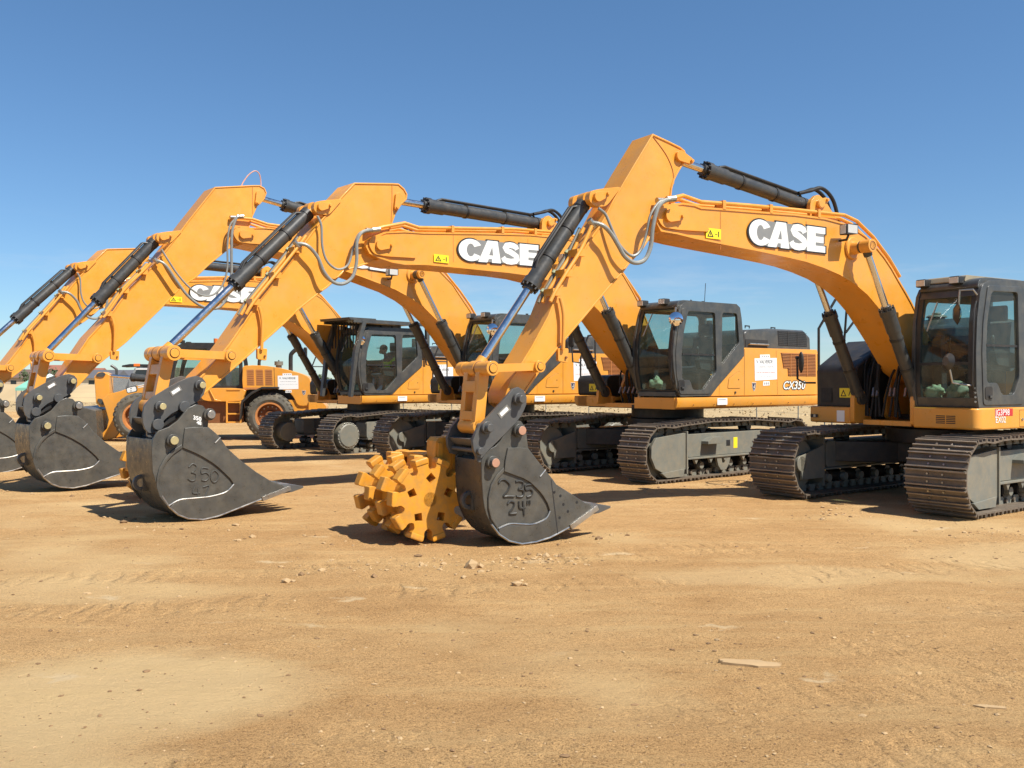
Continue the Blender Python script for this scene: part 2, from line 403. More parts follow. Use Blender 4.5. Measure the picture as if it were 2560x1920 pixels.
def make_track(root, side, L, gauge, w, r, hump, flip=1, drive_front=False, yaw=None):
    """one crawler: frame > shoes, idler wheel, sprocket, rollers"""
    yc = side * gauge / 2; out = side
    yo = yc + out * .25           # outer face of the frame
    yi = yc - out * .17
    fb = MB()
    F = -1 if drive_front else 1
    zc = r + .09
    lo, hi = sorted((yi, yo))
    fb.plate(round_poly([(1.35 * F, .40), (1.35 * F, .80), (-1.45 * F, .80), (-1.45 * F, .40)], .07, 4), lo, hi, 'frame')
    fb.box(-1.45, 1.4, min(yc - out * .2, yo + out * .05), max(yc - out * .2, yo + out * .05), .365, .395, 'frame')
    # idler guard plate, bottom lip and the upright rib behind it
    fb.plate([(1.42 * F, .20), (2.02 * F, .17), ((L + .19) * F, .26), ((L + .30) * F, .45), ((L + .29) * F, .64), ((L + .17) * F, .77), (1.42 * F, .83)], yo - out * .03, yo + out * .025, 'frame')
    fb.plate([(1.5 * F, .085), (1.95 * F, .085), (2.08 * F, .17), (1.47 * F, .215)], yo - out * .03, yo + out * .045, 'frame')
    fb.plate([(1.42 * F, .12), (1.42 * F, .86), (1.385 * F, .86), (1.385 * F, .12)], min(yi, yo + out * .05), max(yi, yo + out * .05), 'frame')
    fb.plate([(1.45 * F, .25), (2.0 * F, .25), (2.05 * F, .6), (1.45 * F, .75)], yi - .01, yi + .03, 'frame')
    # step, opening and yellow mark on the frame
    a, b = sorted((yo - out * .005, yo + out * .15))
    fb.plate([(.95 * F, .62), (.50 * F, .62), (.50 * F, .735), (.80 * F, .735), (.95 * F, .67)], a, b, 'frame')
    a, b = sorted((yo - out * .005, yo + out * .003)); fb.box(.10, .22, a, b, .55, .66, 'ink')
    fb.box(-.12, .0, a, b, .50, .70, 'label')
    # roller guard
    fb.plate([(.55 * F, .38), (.12 * F, .38), (.18 * F, .22), (.26 * F, .13), (.42 * F, .13), (.5 * F, .22)], yo - out * .02, yo + out * .03, 'frame',
             holes=[[(.40 * F, .34), (.27 * F, .34), (.31 * F, .25), (.37 * F, .25)]])
    for k in range(3):
        fb.plate([((1.2 - k * .42) * F, .375), ((1.06 - k * .42) * F, .375), ((1.13 - k * .42) * F, .27)], yo - out * .02, yo + out * .03, 'frame')
        fb.plate([((-.2 - k * .42) * F, .375), ((-.34 - k * .42) * F, .375), ((-.27 - k * .42) * F, .27)], yo - out * .02, yo + out * .03, 'frame')
    fr = fb.build('track_frame', root, bevel=.012)
    shoes('track_shoes', fr, L, r, hump, w, yc)
    mb = MB(); mb.cyl((L * F, yc - .13, zc), (L * F, yc + .13, zc), r - .03, 'frame', n=32); mb.cyl((L * F, yc - .2, zc), (L * F, yc + .2, zc), .12, 'frame')
    mb.build('idler_wheel', fr, bevel=.01)
    mb = MB(); x = -L * F
    teeth = []
    for i in range(44):
        a = 2 * math.pi * i / 44; rr = r + (.045 if i % 2 else -.02); teeth.append((x + rr * math.cos(a), zc + rr * math.sin(a)))
    mb.plate(teeth, yc - .04, yc + .04, 'frame')
    mb.cyl((x, yc, zc), (x, yc + out * .30, zc), r * .80, 'frame', n=32); mb.cyl((x, yc + out * .30, zc), (x, yc + out * .33, zc), r * .74, 'frame', r1=r * .66, n=32)
    for i in range(22):
        a = 2 * math.pi * i / 22; p = (x + r * .76 * math.cos(a), zc + r * .76 * math.sin(a))
        mb.cyl((p[0], yc + out * .29, p[1]), (p[0], yc + out * .315, p[1]), .018, 'steel', n=6)
    mb.cyl((x, yc - out * .35, zc), (x, yc, zc), r * .6, 'frame', n=24)
    mb.build('drive_sprocket', fr, bevel=.006)
    for k in range(7):
        mb = MB(); xx = 1.3 - k * .43
        mb.cyl((xx, yc - .13, .235), (xx, yc + .13, .235), .10, 'black', n=18); mb.cyl((xx, yc - .2, .235), (xx, yc + .2, .235), .06, 'frame', n=14)
        mb.build('track_roller', fr)
    for xx in (.7, -.7):
        mb = MB(); mb.cyl((xx, yc - .1, 2 * r + .02 + hump * .55), (xx, yc + .1, 2 * r + .02 + hump * .55), .075, 'black', n=16)
        mb.box(xx - .06, xx + .06, yc - .05, yc + .05, .78, 2 * r + hump * .5, 'frame'); mb.build('carrier_roller', fr)
    return fr

def make_undercarriage(root, L, gauge, w, r, hump, yaw=0.):
    tr = [make_track(root, s, L, gauge, w, r, hump) for s in (1, -1)]
    mb = MB()
    mb.cyl((0, 0, .80), (0, 0, 1.02), .78, 'black', n=40); mb.cyl((0, 0, 1.02), (0, 0, 1.22), .70, 'black', n=40)
    for sx in (-1, 1):
        for sy in (-1, 1):
            y1 = gauge / 2 - .12
            mb.plate([(sx * .15, sy * .2), (sx * .62, sy * .35), (sx * 1.15, sy * y1), (sx * .55, sy * y1)], .48, .80, 'black', plane='xy')
    mb.plate([(-.6, -.6), (.6, -.6), (.6, .6), (-.6, .6)], .50, .82, 'black', plane='xy')
    car = mb.build('carbody', root, bevel=.015)
    if yaw:
        for o in tr + [car]: o.rotation_euler = (0, 0, yaw)
    return tr + [car]

# ------------------------------------------------------------------ hydraulic cylinder
def hyd(name, root, pa, pb, frac, rb, rr, y, mat='cyl', pipes=True, eye='orange'):
    """barrel pinned at pa, rod pinned at pb, in the plane y"""
    A = Vector((pa[0], y, pa[1])); Bv = Vector((pb[0], y, pb[1])); d = (Bv - A).normalized(); Ln = (Bv - A).length
    up = Vector((0, 1, 0)).cross(d)
    if up.z < 0: up = -up
    mb = MB(); g = A + d * (Ln * frac)
    mb.cyl(A + d * rb * 1.2, g, rb, mat, n=24)
    mb.cyl(A + d * rb * .8, A + d * rb * 1.6, rb * 1.08, mat, n=24)
    mb.cyl(g - d * .34, g - d * .06, rb * 1.13, mat, n=24)
    mb.cyl(g - d * .08, g, rb * 1.28, mat, n=24); mb.cyl(g, g + d * .05, rb * .8, mat, n=20)
    for i in range(10):
        a = 2 * math.pi * i / 10; u = up * math.cos(a) + Vector((0, 1, 0)) * math.sin(a); p = g + u * rb * 1.12
        mb.cyl(p - d * .02, p + d * .03, .014, 'black', n=6)
    mb.cyl(A - Vector((0, rb * .75, 0)), A + Vector((0, rb * .75, 0)), rb * 1.05, eye, n=24)
    mb.cyl(A, A + d * rb * 1.3, rb * .85, eye, n=20)
    for t in (.35, .68):
        p = A + d * (Ln * frac * t); mb.ring(p, d, rb * 1.1, rb * .98, .035, 'black')
    if pipes:
        o = up * rb * 1.35
        for s in (-.35, .35):
            w = Vector((0, s * rb, 0))
            mb.tube([A + d * rb * 2 + o * .6 + w, A + d * rb * 2.6 + o + w, g - d * .3 + o + w, g - d * .2 + o * .7 + w], .018, 'black')
    barrel = mb.build(name, root, angle=40)
    m2 = MB()
    m2.cyl(g, Bv - d * rr * 1.4, rr, 'chrome', n=24)
    m2.cyl(Bv - d * rr * 3, Bv - d * rr * .6, rr * 1.25, eye, r1=rr * 1.35, n=20)
    m2.cyl(Bv - Vector((0, rb * .75, 0)), Bv + Vector((0, rb * .75, 0)), rr * 1.85, eye, n=24)
    m2.build('piston_rod', barrel, angle=40)
    return barrel

def pin_lock(mb, x, z, y, ang, ln=.2, r=.075, mat='orange'):
    """retaining plate of a pin with its bolt"""
    ca, sa = math.cos(R(ang)), math.sin(R(ang))
    pts = [(r * math.cos(R(a)), r * math.sin(R(a))) for a in range(90, 271, 15)] + [(ln, -r * .62), (ln + r * .5, -r * .2), (ln + r * .5, r * .3), (ln, r * .62)]
    mb.plate([(x + u * ca - v * sa, z + u * sa + v * ca) for u, v in pts], y, y + .045, mat)
    bx, bz = x + (ln) * ca, z + (ln) * sa
    mb.cyl((bx, y + .04, bz), (bx, y + .075, bz), .020, mat, n=10)

# ------------------------------------------------------------------ bucket, coupler, linkage
def make_bucket(root, P, half, ears, arc_pts, cut, ridge, teeth_n, welds, name='bucket', mat='bucket', weldmat='weld', rib=()):
    """P side outline (x,z); sheet bent along the outline between tip and throat"""
    mb = MB()
    for s in (1, -1):
        a, b = sorted((s * half, s * (half - .035))); mb.plate(P, a, b, mat)
        a, b = sorted((s * (half - .01), s * (half + .022))); mb.plate(arc_pts, a, b, mat)
        if rib: mb.plate(rib, a, b, mat)
    # bent sheet: offset of the outline between the indices 'cut'
    i0, i1 = cut; seg = P[i0:i1 + 1]; off = []
    for i, p in enumerate(seg):
        q0 = Vector(seg[max(i - 1, 0)]); q1 = Vector(seg[min(i + 1, len(seg) - 1)]); d = (q1 - q0).normalized(); n = Vector((-d.y, d.x))
        off.append(tuple(Vector(p) + n * .03))
    c = Vector((sum(p[0] for p in P) / len(P), sum(p[1] for p in P) / len(P)))
    if (Vector(off[len(off) // 2]) - c).length > (Vector(seg[len(seg) // 2]) - c).length:
        off = [tuple(Vector(p) * 2 - Vector(q)) for p, q in zip(seg, off)]
    n = len(seg); hw = half - .02
    vs = [(p[0], -hw, p[1]) for p in seg] + [(p[0], hw, p[1]) for p in seg] + [(p[0], -hw, p[1]) for p in off] + [(p[0], hw, p[1]) for p in off]
    fs = []
    for i in range(n - 1):
        fs += [(i, i + 1, n + i + 1, n + i), (2 * n + i, 3 * n + i, 3 * n + i + 1, 2 * n + i + 1)]
    fs += [(0, n, 3 * n, 2 * n), (n - 1, 3 * n - 1, 4 * n - 1, 2 * n - 1)]
    mb.add(vs, fs, mat)
    bk = mb.build(name, root, bevel=.008)
    # worn bright bottom edge; S ridge weld in bright steel for its glint
    m2 = MB()
    edge = [(p[0], half + .012, p[1]) for p in P[i0:i0 + 9]]
    m2.tube(edge, .013, 'steel', n=6); m2.tube([(p[0], half + .019, p[1]) for p in ridge], .010, 'steel', n=6, smooth=4)
    p_ = P[-6]; m2.tube([(p_[0] - .02, half + .024, p_[1] - .02), (p_[0] + .05, half + .024, p_[1] - .09)], .009, 'steel', n=6)
    m2.build('worn_glint_edge', bk)
    m2 = MB(); (ax, az), (bx_, bz_) = P[i0], P[i0 + 1]; dd = Vector((bx_ - ax, bz_ - az)).normalized(); A2 = Vector((ax, az)) - dd * .06; B2 = A2 + dd * .42; nn = Vector((-dd.y, dd.x)) * .03
    m2.plate([tuple(A2 + nn), tuple(B2 + nn), tuple(B2 - nn), tuple(A2 - nn)], -half - .03, half + .04, 'steel'); m2.build('cutting_edge', bk, bevel=.006)
    for (x, z, r, m) in ears:
        m3 = MB(); m3.cyl((x, -half - .04, z), (x, half + .10, z), r, 'coupler', n=20, capmat=m); m3.cyl((x, half, z), (x, half + .05, z), r * 1.45, mat, n=20)
        m3.build('bucket_pin', bk, bevel=.006)
    tipx, tipz = P[i0]; ux, uz = Vector((P[i0][0] - P[i0 - 2][0], P[i0][1] - P[i0 - 2][1])).normalized()
    for k in range(teeth_n):
        y = -half + .06 + (2 * half - .12) * k / (teeth_n - 1); m4 = MB()
        w0, w1 = .055, .035; d = Vector((-1, -.12)).normalized() if False else Vector((-.99, .02)); nrm = Vector((-d.y, d.x))
        A = Vector((tipx + .08, tipz + .0)); Bt = A + d * .36
        vs = []
        for p, hh, ww in ((A, .06, w0), (A + d * .18, .05, w0), (Bt, .012, w1)):
            vs += [(p.x + nrm.x * s * hh, y + t * ww, p.y + nrm.y * s * hh) for s, t in ((1, 1), (1, -1), (-1, -1), (-1, 1))]
        fs = [(0, 1, 2, 3), (8, 11, 10, 9)] + [(o + i, o + 4 + i, o + 4 + (i + 1) % 4, o + (i + 1) % 4) for o in (0, 4) for i in range(4)]
        m4.add(vs, fs, 'steel' if k % 2 else 'coupler'); m4.build('bucket_tooth', bk, bevel=.006)
    if welds:
        m5 = MB()
        for st in welds: m5.tube([(x, half + .003, z) for x, z in st], (.013 if weldmat == 'weld' else .009), weldmat, n=6, smooth=4)
        m5.build('weld_number', bk)
    # lifting eye at the back
    bx, bz = max(P, key=lambda p: p[0] - abs(p[1] - .45)); m6 = MB()
    m6.ring((bx + .02, 0, .46), (0, 1, 0), .10, .055, .05, 'coupler'); m6.box(bx - .04, bx + .02, -.07, .07, .36, .56, mat); m6.build('lifting_eye', bk, bevel=.006)
    return bk

def make_coupler(root, P, half, pins, tagpos, hook):
    mb = MB()
    for s in (1, -1):
        a, b = sorted((s * half, s * (half - .045))); mb.plate(P, a, b, 'coupler')
    hx, hz = hook
    mb.plate(arc(hx, hz - .03, .13, 190, 345, 12) + arc(hx, hz - .03, .095, 345, 190, 12), -half + .05, half - .05, 'coupler')
    cx = sum(p[0] for p in P) / len(P); cz = sum(p[1] for p in P) / len(P)
    (ax, az), (bx, bz) = pins[0][:2], pins[1][:2]
    d = Vector((bx - ax, bz - az)).normalized(); n = Vector((-d.y, d.x))
    if n.y > 0: n = -n
    q = [Vector((ax, az)) + n * .16 + d * .1, Vector((bx, bz)) + n * .20, Vector((bx, bz)) + n * .26 + d * .08, Vector((ax, az)) + n * .22 + d * .1]
    mb.plate([tuple(v) for v in q], -half + .045, half - .045, 'black')
    cp = mb.build('quick_coupler', root, bevel=.012)
    for x, z, r, cm, long in pins:
        m = MB(); m.cyl((x, half, z), (x, half + .05, z), r * 1.55, 'coupler', n=24); m.cyl((x, -half - .06, z), (x, half + long, z), r, 'coupler', n=20, capmat=cm); m.build('coupler_pin', cp, bevel=.006)
    m = MB(); x, z, ang = tagpos; u = Vector((math.cos(R(ang)), math.sin(R(ang)))); v = Vector((-u.y, u.x)); c = Vector((x, z))
    m.plate([tuple(c + u * a * .075 + v * b * .035) for a, b in ((-1, -1), (1, -1), (1, 1), (-1, 1))], half, half + .004, 'steel')
    m.plate([tuple(c + u * a * .055 + v * b * .02) for a, b in ((-1, -1), (1, -1), (1, 1), (-1, 1))], half, half + .006, 'white')
    m.build('data_plate', cp)
    # lower lug under the hook
    m = MB(); lx, lz = hx + .0, hz - .22
    m.plate(round_poly([(lx - .1, lz + .12), (lx + .1, lz + .12), (lx + .09, lz - .08), (lx - .07, lz - .08)], .03), half - .07, half - .02, 'coupler', holes=[arc(lx + .01, lz - .01, .03, 0, 330, 10)])
    m.build('safety_lug', cp, bevel=.005)
    return cp

def bar(mb, a, b, w, y0, y1, mat):
    a = Vector(a); b = Vector(b); d = (b - a).normalized(); n = Vector((-d.y, d.x)) * w / 2
    mb.plate([tuple(a + n), tuple(b + n), tuple(b - n), tuple(a - n)], y0, y1, mat)

def make_linkage(root, arm0, arm1, low, half, k=1.):
    """guide arms from the stick to the link pin, and the H link down to the coupler"""
    for s in (1, -1):
        mb = MB(); a, b = sorted((s * (half + .02), s * (half + .10)))
        bar(mb, arm0, arm1, .135 * k, a, b, 'orange')
        for p, r in ((arm0, .105 * k), (arm1, .125 * k)):
            mb.cyl((p[0], s * (half + .0), p[1]), (p[0], s * (half + .13), p[1]), r, 'orange', n=28)
            mb.ring((p[0], s * (half + .13), p[1]), (0, 1, 0), r * .66, r * .58, .012, 'black'); mb.cyl((p[0], s * (half + .12), p[1]), (p[0], s * (half + .142), p[1]), r * .57, 'orange', n=24)
        mb.build('guide_link', root, bevel=.008)
    mb = MB(); h = half - .04
    for s in (1, -1):
        a, b = sorted((s * h, s * (h - .09))); bar(mb, arm1, low, .19 * k, a, b, 'orange')
    A = Vector(arm1); Bv = Vector(low); d = Bv - A
    bar(mb, tuple(A + d * .22), tuple(A + d * .42), .13, -h + .05, h - .05, 'orange'); bar(mb, tuple(A + d * .74), tuple(A + d * .9), .13, -h + .05, h - .05, 'orange')
    mb.cyl((arm1[0], -half, arm1[1]), (arm1[0], half, arm1[1]), .12 * k, 'orange', n=28); mb.cyl((low[0], -h, low[1]), (low[0], h, low[1]), .125 * k, 'orange', n=28)
    mb.ring((arm1[0], h - .1, arm1[1]), (0, 1, 0), .13 * k, .1 * k, .02, 'brown'); mb.ring((arm1[0], -h + .1, arm1[1]), (0, 1, 0), .13 * k, .1 * k, .02, 'brown')
    mb.build('bucket_link', root, bevel=.01)

def inset(pts, d):
    L = len(pts); ar = sum(pts[i][0] * pts[(i + 1) % L][1] - pts[(i + 1) % L][0] * pts[i][1] for i in range(L)); sg = 1 if ar > 0 else -1; out = []
    for i in range(L):
        p = Vector(pts[i]); a = (p - Vector(pts[i - 1])).normalized(); c = (Vector(pts[(i + 1) % L]) - p).normalized()
        n = Vector((-a.y - c.y, a.x + c.x)); n = n.normalized() if n.length > 1e-6 else Vector((-a.y, a.x)); k = max(.5, n.dot(Vector((-a.y, a.x)))); out.append(tuple(p + n * sg * d / k))
    return out

def box_beam(P, half, mat):
    """welded box section: side plates set in, cover plates standing a little proud round the edge"""
    mb = MB(); q = inset(P, .012); mb.plate(q, -half + .012, half - .012, mat)
    mb.plate(P, -half, half, mat, holes=[inset(P, .024)])
    return mb

# ------------------------------------------------------------------ stick with its pipes
def make_stick(root, P, half, clevis, cyltop, boompin, arm0, frontline, lock_ang, seam0):
    mb = box_beam(P, half, 'orange')
    st = mb.build('stick', root, bevel=.006, seg=2)
    m = MB()
    x, z = clevis
    pin_lock(m, x, z, half - .014, lock_ang[0], .17, .065); m.build('pin_plate', st, bevel=.008)
    m = MB(); sx, sz = seam0[0]; m.tube([(px, half - .010, pz) for px, pz in seam0], .006, 'ventorange', n=6, smooth=4); m.build('weld_seam', st)
    x, z = cyltop
    for s in (1, -1):
        m = MB(); a, b = sorted((s * (half - .07), s * (half + .015))); m.plate(round_poly([(x - .36, z + .16), (x - .05, z + .10), (x + .09, z + .06), (x + .11, z - .05), (x + .02, z - .11), (x - .14, z - .09)], .06, 4), a, b, 'orange')
        if s > 0: pin_lock(m, x, z, half + .015, lock_ang[1], .13, .055)
        m.build('pin_bracket', st, bevel=.008)
    # rigid pipes up the front face of the stick with clamps
    m = MB(); off = [(-.0, half - .03), (.0, half - .09)]
    for k, (dx, yy) in enumerate(off):
        path = [(px + .05 + dx, yy + (.09 if k == 0 else 0), pz + .03) for px, pz in frontline]
        m.tube(path, .022, 'orange', n=8, smooth=5)
    for px, pz in frontline[1:-1]:
        m.box(px - .02, px + .09, half - .12, half + .06, pz - .03, pz + .05, 'orange')
    for t in (.35, .6, .8):
        i = int(t * (len(frontline) - 1)); px, pz = frontline[i]; m.cyl((px + .06, half - .16, pz + .05), (px + .085, half - .16, pz + .02), .03, 'vest', n=10)
    m.tube([(px + .055, half - .16, pz + .035) for px, pz in frontline], .020, 'frame', n=8, smooth=4)
    m.build('stick_pipe', st)
    # pipe stub and bracket on the near face
    m = MB(); px, pz = frontline[-2]; qx, qz = frontline[-1]
    m.tube([(px - .02, half + .04, pz - .05), (px - .06, half + .05, pz - .25), (px - .05, half + .05, pz - .62)], .022, 'orange', smooth=4)
    m.plate(round_poly([(px - .14, pz - .60), (px + .0, pz - .60), (px - .0, pz - .74), (px - .13, pz - .76)], .02), half - .014, half + .03, 'orange'); m.cyl((px - .1, half, pz - .7), (px - .1, half + .05, pz - .7), .014, 'brown', n=8); m.build('pipe_bracket', st, bevel=.006)
    return st

def hoses(root, pa, pb, ya, yb):
    m = MB(); m.tube([(x, ya + (yb - ya) * i / (len(pa) - 1), z) for i, (x, z) in enumerate(pa)], .017, 'hose', n=10, smooth=6); m.build('stick_hose', root)
    m = MB(); n = len(pb); m.tube([(x, ya + (.06 if i else 0) + (yb - ya) * i / (n - 1), z) for i, (x, z) in enumerate(pb)], .025, 'hose', n=10, smooth=6)
    m.cyl((pb[-1][0] + .10, yb + .04, pb[-1][1] - .02), (pb[-1][0] - .02, yb + .05, pb[-1][1]), .038, 'steel', n=10)
    m.cyl((pb[0][0] + .03, ya, pb[0][1] + .03), (pb[0][0] - .05, ya, pb[0][1] - .04), .036, 'steel', n=10); m.build('stick_hose', root)

def make_boom(root, P, half, tip, lockang, pipe, foot, boss, clev, labelpos, word, lamp=None, knee=None):
    mb = box_beam(P, half, 'orange')
    # flange edge along the upper plate, proud of the side
    bm_ = mb.build('boom', root, bevel=.006, seg=2)
    m = MB()
    for s in (1, -1):
        a, b = sorted((s * (half - .01), s * (half + .02))); m = MB()
        hx, hz = tip; m.plate(round_poly([(hx + .13, hz + .12), (hx + .19, hz), (hx + .10, hz - .14), (hx - .15, hz - .15), (hx - .62, hz - .13), (hx - .66, hz - .10), (hx - .3, hz + .09), (hx - .1, hz + .15)], .07, 4), a, b, 'orange')
        if s > 0: pin_lock(m, hx, hz, half + .02, lockang, .17, .075)
        m.build('boom_head', bm_, bevel=.008)
    m = MB()
    for s in (1, -1):
        m = MB()
        m.cyl((boss[0], s * half, boss[1]), (boss[0], s * (half + .025), boss[1]), .16, 'orange', r1=.145, n=28)
        m.cyl((boss[0], s * half, boss[1]), (boss[0], s * (half + .12), boss[1]), .10, 'orange', r1=.075, n=28)
        m.cyl((boss[0], s * half, boss[1]), (boss[0], s * (half + .32), boss[1]), .068, 'orange', n=24)
        m.cyl((boss[0], s * (half + .16), boss[1]), (boss[0], s * (half + .32), boss[1]), .090, 'orange', n=28)
        m.ring((boss[0], s * (half + .32), boss[1]), (0, 1, 0), .058, .05, .008, 'brown')
        m.build('cylinder_boss', bm_, bevel=.006)
    # rigid hydraulic pipes along the top with clamps
    m = MB()
    for dy, dz in ((0., 0.), (-.12, -.02), (-.30, -.04)):
        m.tube([(x + dy * .3, half - .03 + dy, z + dz) for x, z in pipe], .026, 'orange', n=8)
    for k in range(1, len(pipe)):
        (x, z), (x1, z1) = pipe[k - 1], pipe[k]
        if abs(x - x1) > .5:
            for t in (.45,): m.box(x + (x1 - x) * t - .025, x + (x1 - x) * t + .025, half - .16, half + .005, z + (z1 - z) * t - .075, z + (z1 - z) * t + .034, 'orange')
    m.cyl((pipe[0][0] + .1, half - .03, pipe[0][1] - .01), (pipe[0][0] - .03, half - .03, pipe[0][1] + .0), .036, 'steel', n=12)
    m.build('boom_pipe', bm_)
    m = MB(); sx = (foot[0] + tip[0]) * .53; zs = [p[1] for p in P if abs(p[0] - sx) < .45]; zm = (min(zs) + max(zs)) / 2
    for dx in (0, 1.55): m.tube([(sx + dx, half - .012, min(zs) + .1), (sx + dx, half - .012, max(zs) - .08)], .005, 'ventorange', n=5)
    m.build('weld_seam', bm_)
    # bracket that carries the stick cylinder
    m = MB(); x, z = clev; zt = z - .30
    for s in (-1, 1):
        m = MB(); a, b = sorted((s * .13, s * .19)); m.plate(round_poly([(x + .18, zt - .12), (x + .17, z + .02), (x + .02, z + .14), (x - .13, z + .06), (x - .45, zt + .05), (x - .6, zt - .15)], .06, 4), a, b, 'orange')
        if s < 0: m.build('cylinder_bracket', bm_, bevel=.008)
    m.cyl((x, -.24, z), (x, .24, z), .05, 'orange'); pin_lock(m, x, z, .19, 150, .12, .06); m.build('cylinder_bracket', bm_, bevel=.008)
    # black hoses looping from the stick cylinder back to the boom
    for dy in (-.05, .06):
        m = MB(); m.tube([(x + .25, dy, z + .14), (x + .02, dy, z + .20), (x - .22, dy, z + .26), (x - .45, dy, z + .12), (x - .58, dy, z - .2), (x - .66, dy, z - .42)], .026, 'rubber', smooth=6); m.build('boom_hose', bm_)
    m = MB(); warning_label(m, *labelpos[:4], half + .001, labelpos[4]); m.build('warning_label', bm_)
    block_word('lettering', bm_, *word, half + .001)
    if lamp:
        m = MB(); x, z = lamp
        m.plate(round_poly([(x + .12, z - .07), (x - .11, z - .05), (x - .11, z + .09), (x + .12, z + .07)], .02), half + .10, half + .22, 'black')
        m.tube([(x, half, z - .12), (x, half + .12, z - .12), (x, half + .15, z - .06)], .016, 'black'); l = m.build('work_light', bm_, bevel=.006)
        m = MB(); m.box(x + .118, x + .126, half + .115, half + .205, z - .055, z + .06, 'lens'); m.box(x - .09, x + .1, half + .22, half + .224, z - .045, z + .065, 'lens'); m.build('lamp_lens', l)
        l.rotation_euler = (0, 0, 0)
    return bm_

# ------------------------------------------------------------------ cab
def make_cab(root, prof, y0, y1, door, dwin, rwin, fz, mir, bag=None, lights=True, roofdust=False, midbar=1.96):
    """prof: side outline; door/dwin/rwin: door outline, its window, rear side window; fz: heights of the windscreen"""
    mb = MB()
    xs = [p[0] for p in prof]; xf, xr = max(xs), min(xs); ztop = max(p[1] for p in prof); zbot = min(p[1] for p in prof)
    mb.plate(prof, y1 - .05, y1, 'grey', holes=[[(x * .995 + .005 * .9, z) for x, z in dwin], rwin])
    big = round_poly([(xf - .16, fz[0] + .72), (xf - .28, fz[1] - .02), (xr + .16, fz[1]), (xr + .11, fz[0] + .80)], .10, 4)  # far wall left solid low down to keep sun off the boom bay
    mb.plate(prof, y0, y0 + .05, 'grey', holes=[big])
    # roof, floor, rear wall, windscreen surround
    tx = [p[0] for p in prof if p[1] > ztop - .13]; rx0, rx1 = min(tx), max(tx)
    mb.plate(round_poly([(rx0, ztop - .14), (rx1 + .06, ztop - .16), (rx1 + .02, ztop - .05), (rx1 - .12, ztop - .01), (rx0 + .08, ztop)], .05, 3), y0 + .05, y1 - .05, 'grey')
    mb.box(xr + .9, xf - .12, y0 + .05, y1 - .05, zbot, zbot + .08, 'grey')
    zr = 2.15
    mb.box(xr + .02, xr + .07, y0 + .05, y1 - .05, zr - .1, zr + .28, 'grey'); mb.box(xr + .08, xr + .14, y0 + .05, y1 - .05, ztop - .22, ztop - .1, 'grey')
    for s in (y0 + .05, y1 - .12): mb.box(xr + .05, xr + .12, s, s + .07, zr, ztop - .1, 'grey')
    fx = lambda z: front_x(prof, z)
    for (za, zb) in ((zbot, fz[0]), (fz[1], ztop - .12)):
        mb.add([(fx(za) - .01, y0 + .05, za), (fx(za) - .01, y1 - .05, za), (fx(zb) - .01, y1 - .05, zb), (fx(zb) - .01, y0 + .05, zb), (fx(za) - .06, y0 + .05, za), (fx(za) - .06, y1 - .05, za), (fx(zb) - .06, y1 - .05, zb), (fx(zb) - .06, y0 + .05, zb)],
               [(0, 1, 2, 3), (5, 4, 7, 6), (0, 4, 5, 1), (3, 2, 6, 7), (0, 3, 7, 4), (1, 5, 6, 2)], 'grey')
    cab = mb.build('cab', root, bevel=.035, seg=3)
    # pillars at both sides of the windscreen and the bar between the two panes
    m = MB(); zz = [zbot + (ztop - .12 - zbot) * i / 10 for i in range(11)]
    for yy, wd in ((y0 + .05, .07), (y1 - .12, .07)):
        m = MB()
        for i in range(10):
            za, zb = zz[i], zz[i + 1]
            m.add([(fx(za) - .012, yy, za), (fx(za) - .012, yy + wd, za), (fx(zb) - .012, yy + wd, zb), (fx(zb) - .012, yy, zb), (fx(za) - .06, yy, za), (fx(za) - .06, yy + wd, za), (fx(zb) - .06, yy + wd, zb), (fx(zb) - .06, yy, zb)],
                  [(0, 1, 2, 3), (0, 4, 5, 1), (3, 2, 6, 7), (0, 3, 7, 4), (1, 5, 6, 2), (4, 7, 6, 5)], 'black')
        m.build('windscreen_pillar', cab)
    if midbar: m = MB(); m.box(fx(midbar) - .05, fx(midbar) - .012, y0 + .1, y1 - .1, midbar - .02, midbar + .02, 'black'); m.build('windscreen_bar', cab)
    m = MB(); zs = [fz[0] + (fz[1] - fz[0]) * i / 6 for i in range(7)]
    m.add([(fx(z) - .03, y, z) for z in zs for y in (y0 + .1, y1 - .1)], [(2 * i, 2 * i + 1, 2 * i + 3, 2 * i + 2) for i in range(6)], 'glass'); m.build('windscreen', cab, recalc=False)
    m = MB(); m.plate(door, y1 - .012, y1 + .012, 'grey', holes=[dwin]); dr = m.build('door', cab, bevel=.010)
    m = MB(); m.add([(x, y1 - .02, z) for x, z in dwin], [tuple(range(len(dwin)))], 'glass'); m.build('door_window', dr, recalc=False)
    dx = max(p[0] for p in dwin); zmid = 2.2
    m = MB(); m.box(min(p[0] for p in dwin) + .02, dx - .04, y1 - .03, y1 - .005, zmid - .015, zmid + .015, 'black')
    hx, hz = max(p[0] for p in door) - .13, min(p[1] for p in door) + .16
    m.plate(round_poly([(hx - .10, hz - .08), (hx + .07, hz - .08), (hx + .07, hz + .09), (hx - .10, hz + .09)], .04), y1 + .008, y1 + .018, 'black'); m.box(hx - .09, hx - .01, y1 + .015, y1 + .04, hz - .06, hz - .03, 'grey')
    m.build('door_handle', dr)
    m = MB(); m.add([(x, y1 - .03, z) for x, z in rwin], [tuple(range(len(rwin)))], 'glass'); m.build('rear_side_window', cab, recalc=False)
    m = MB(); m.add([(x, y0 + .02, z) for x, z in big], [tuple(range(len(big)))], 'glass'); m.build('far_side_window', cab, recalc=False)
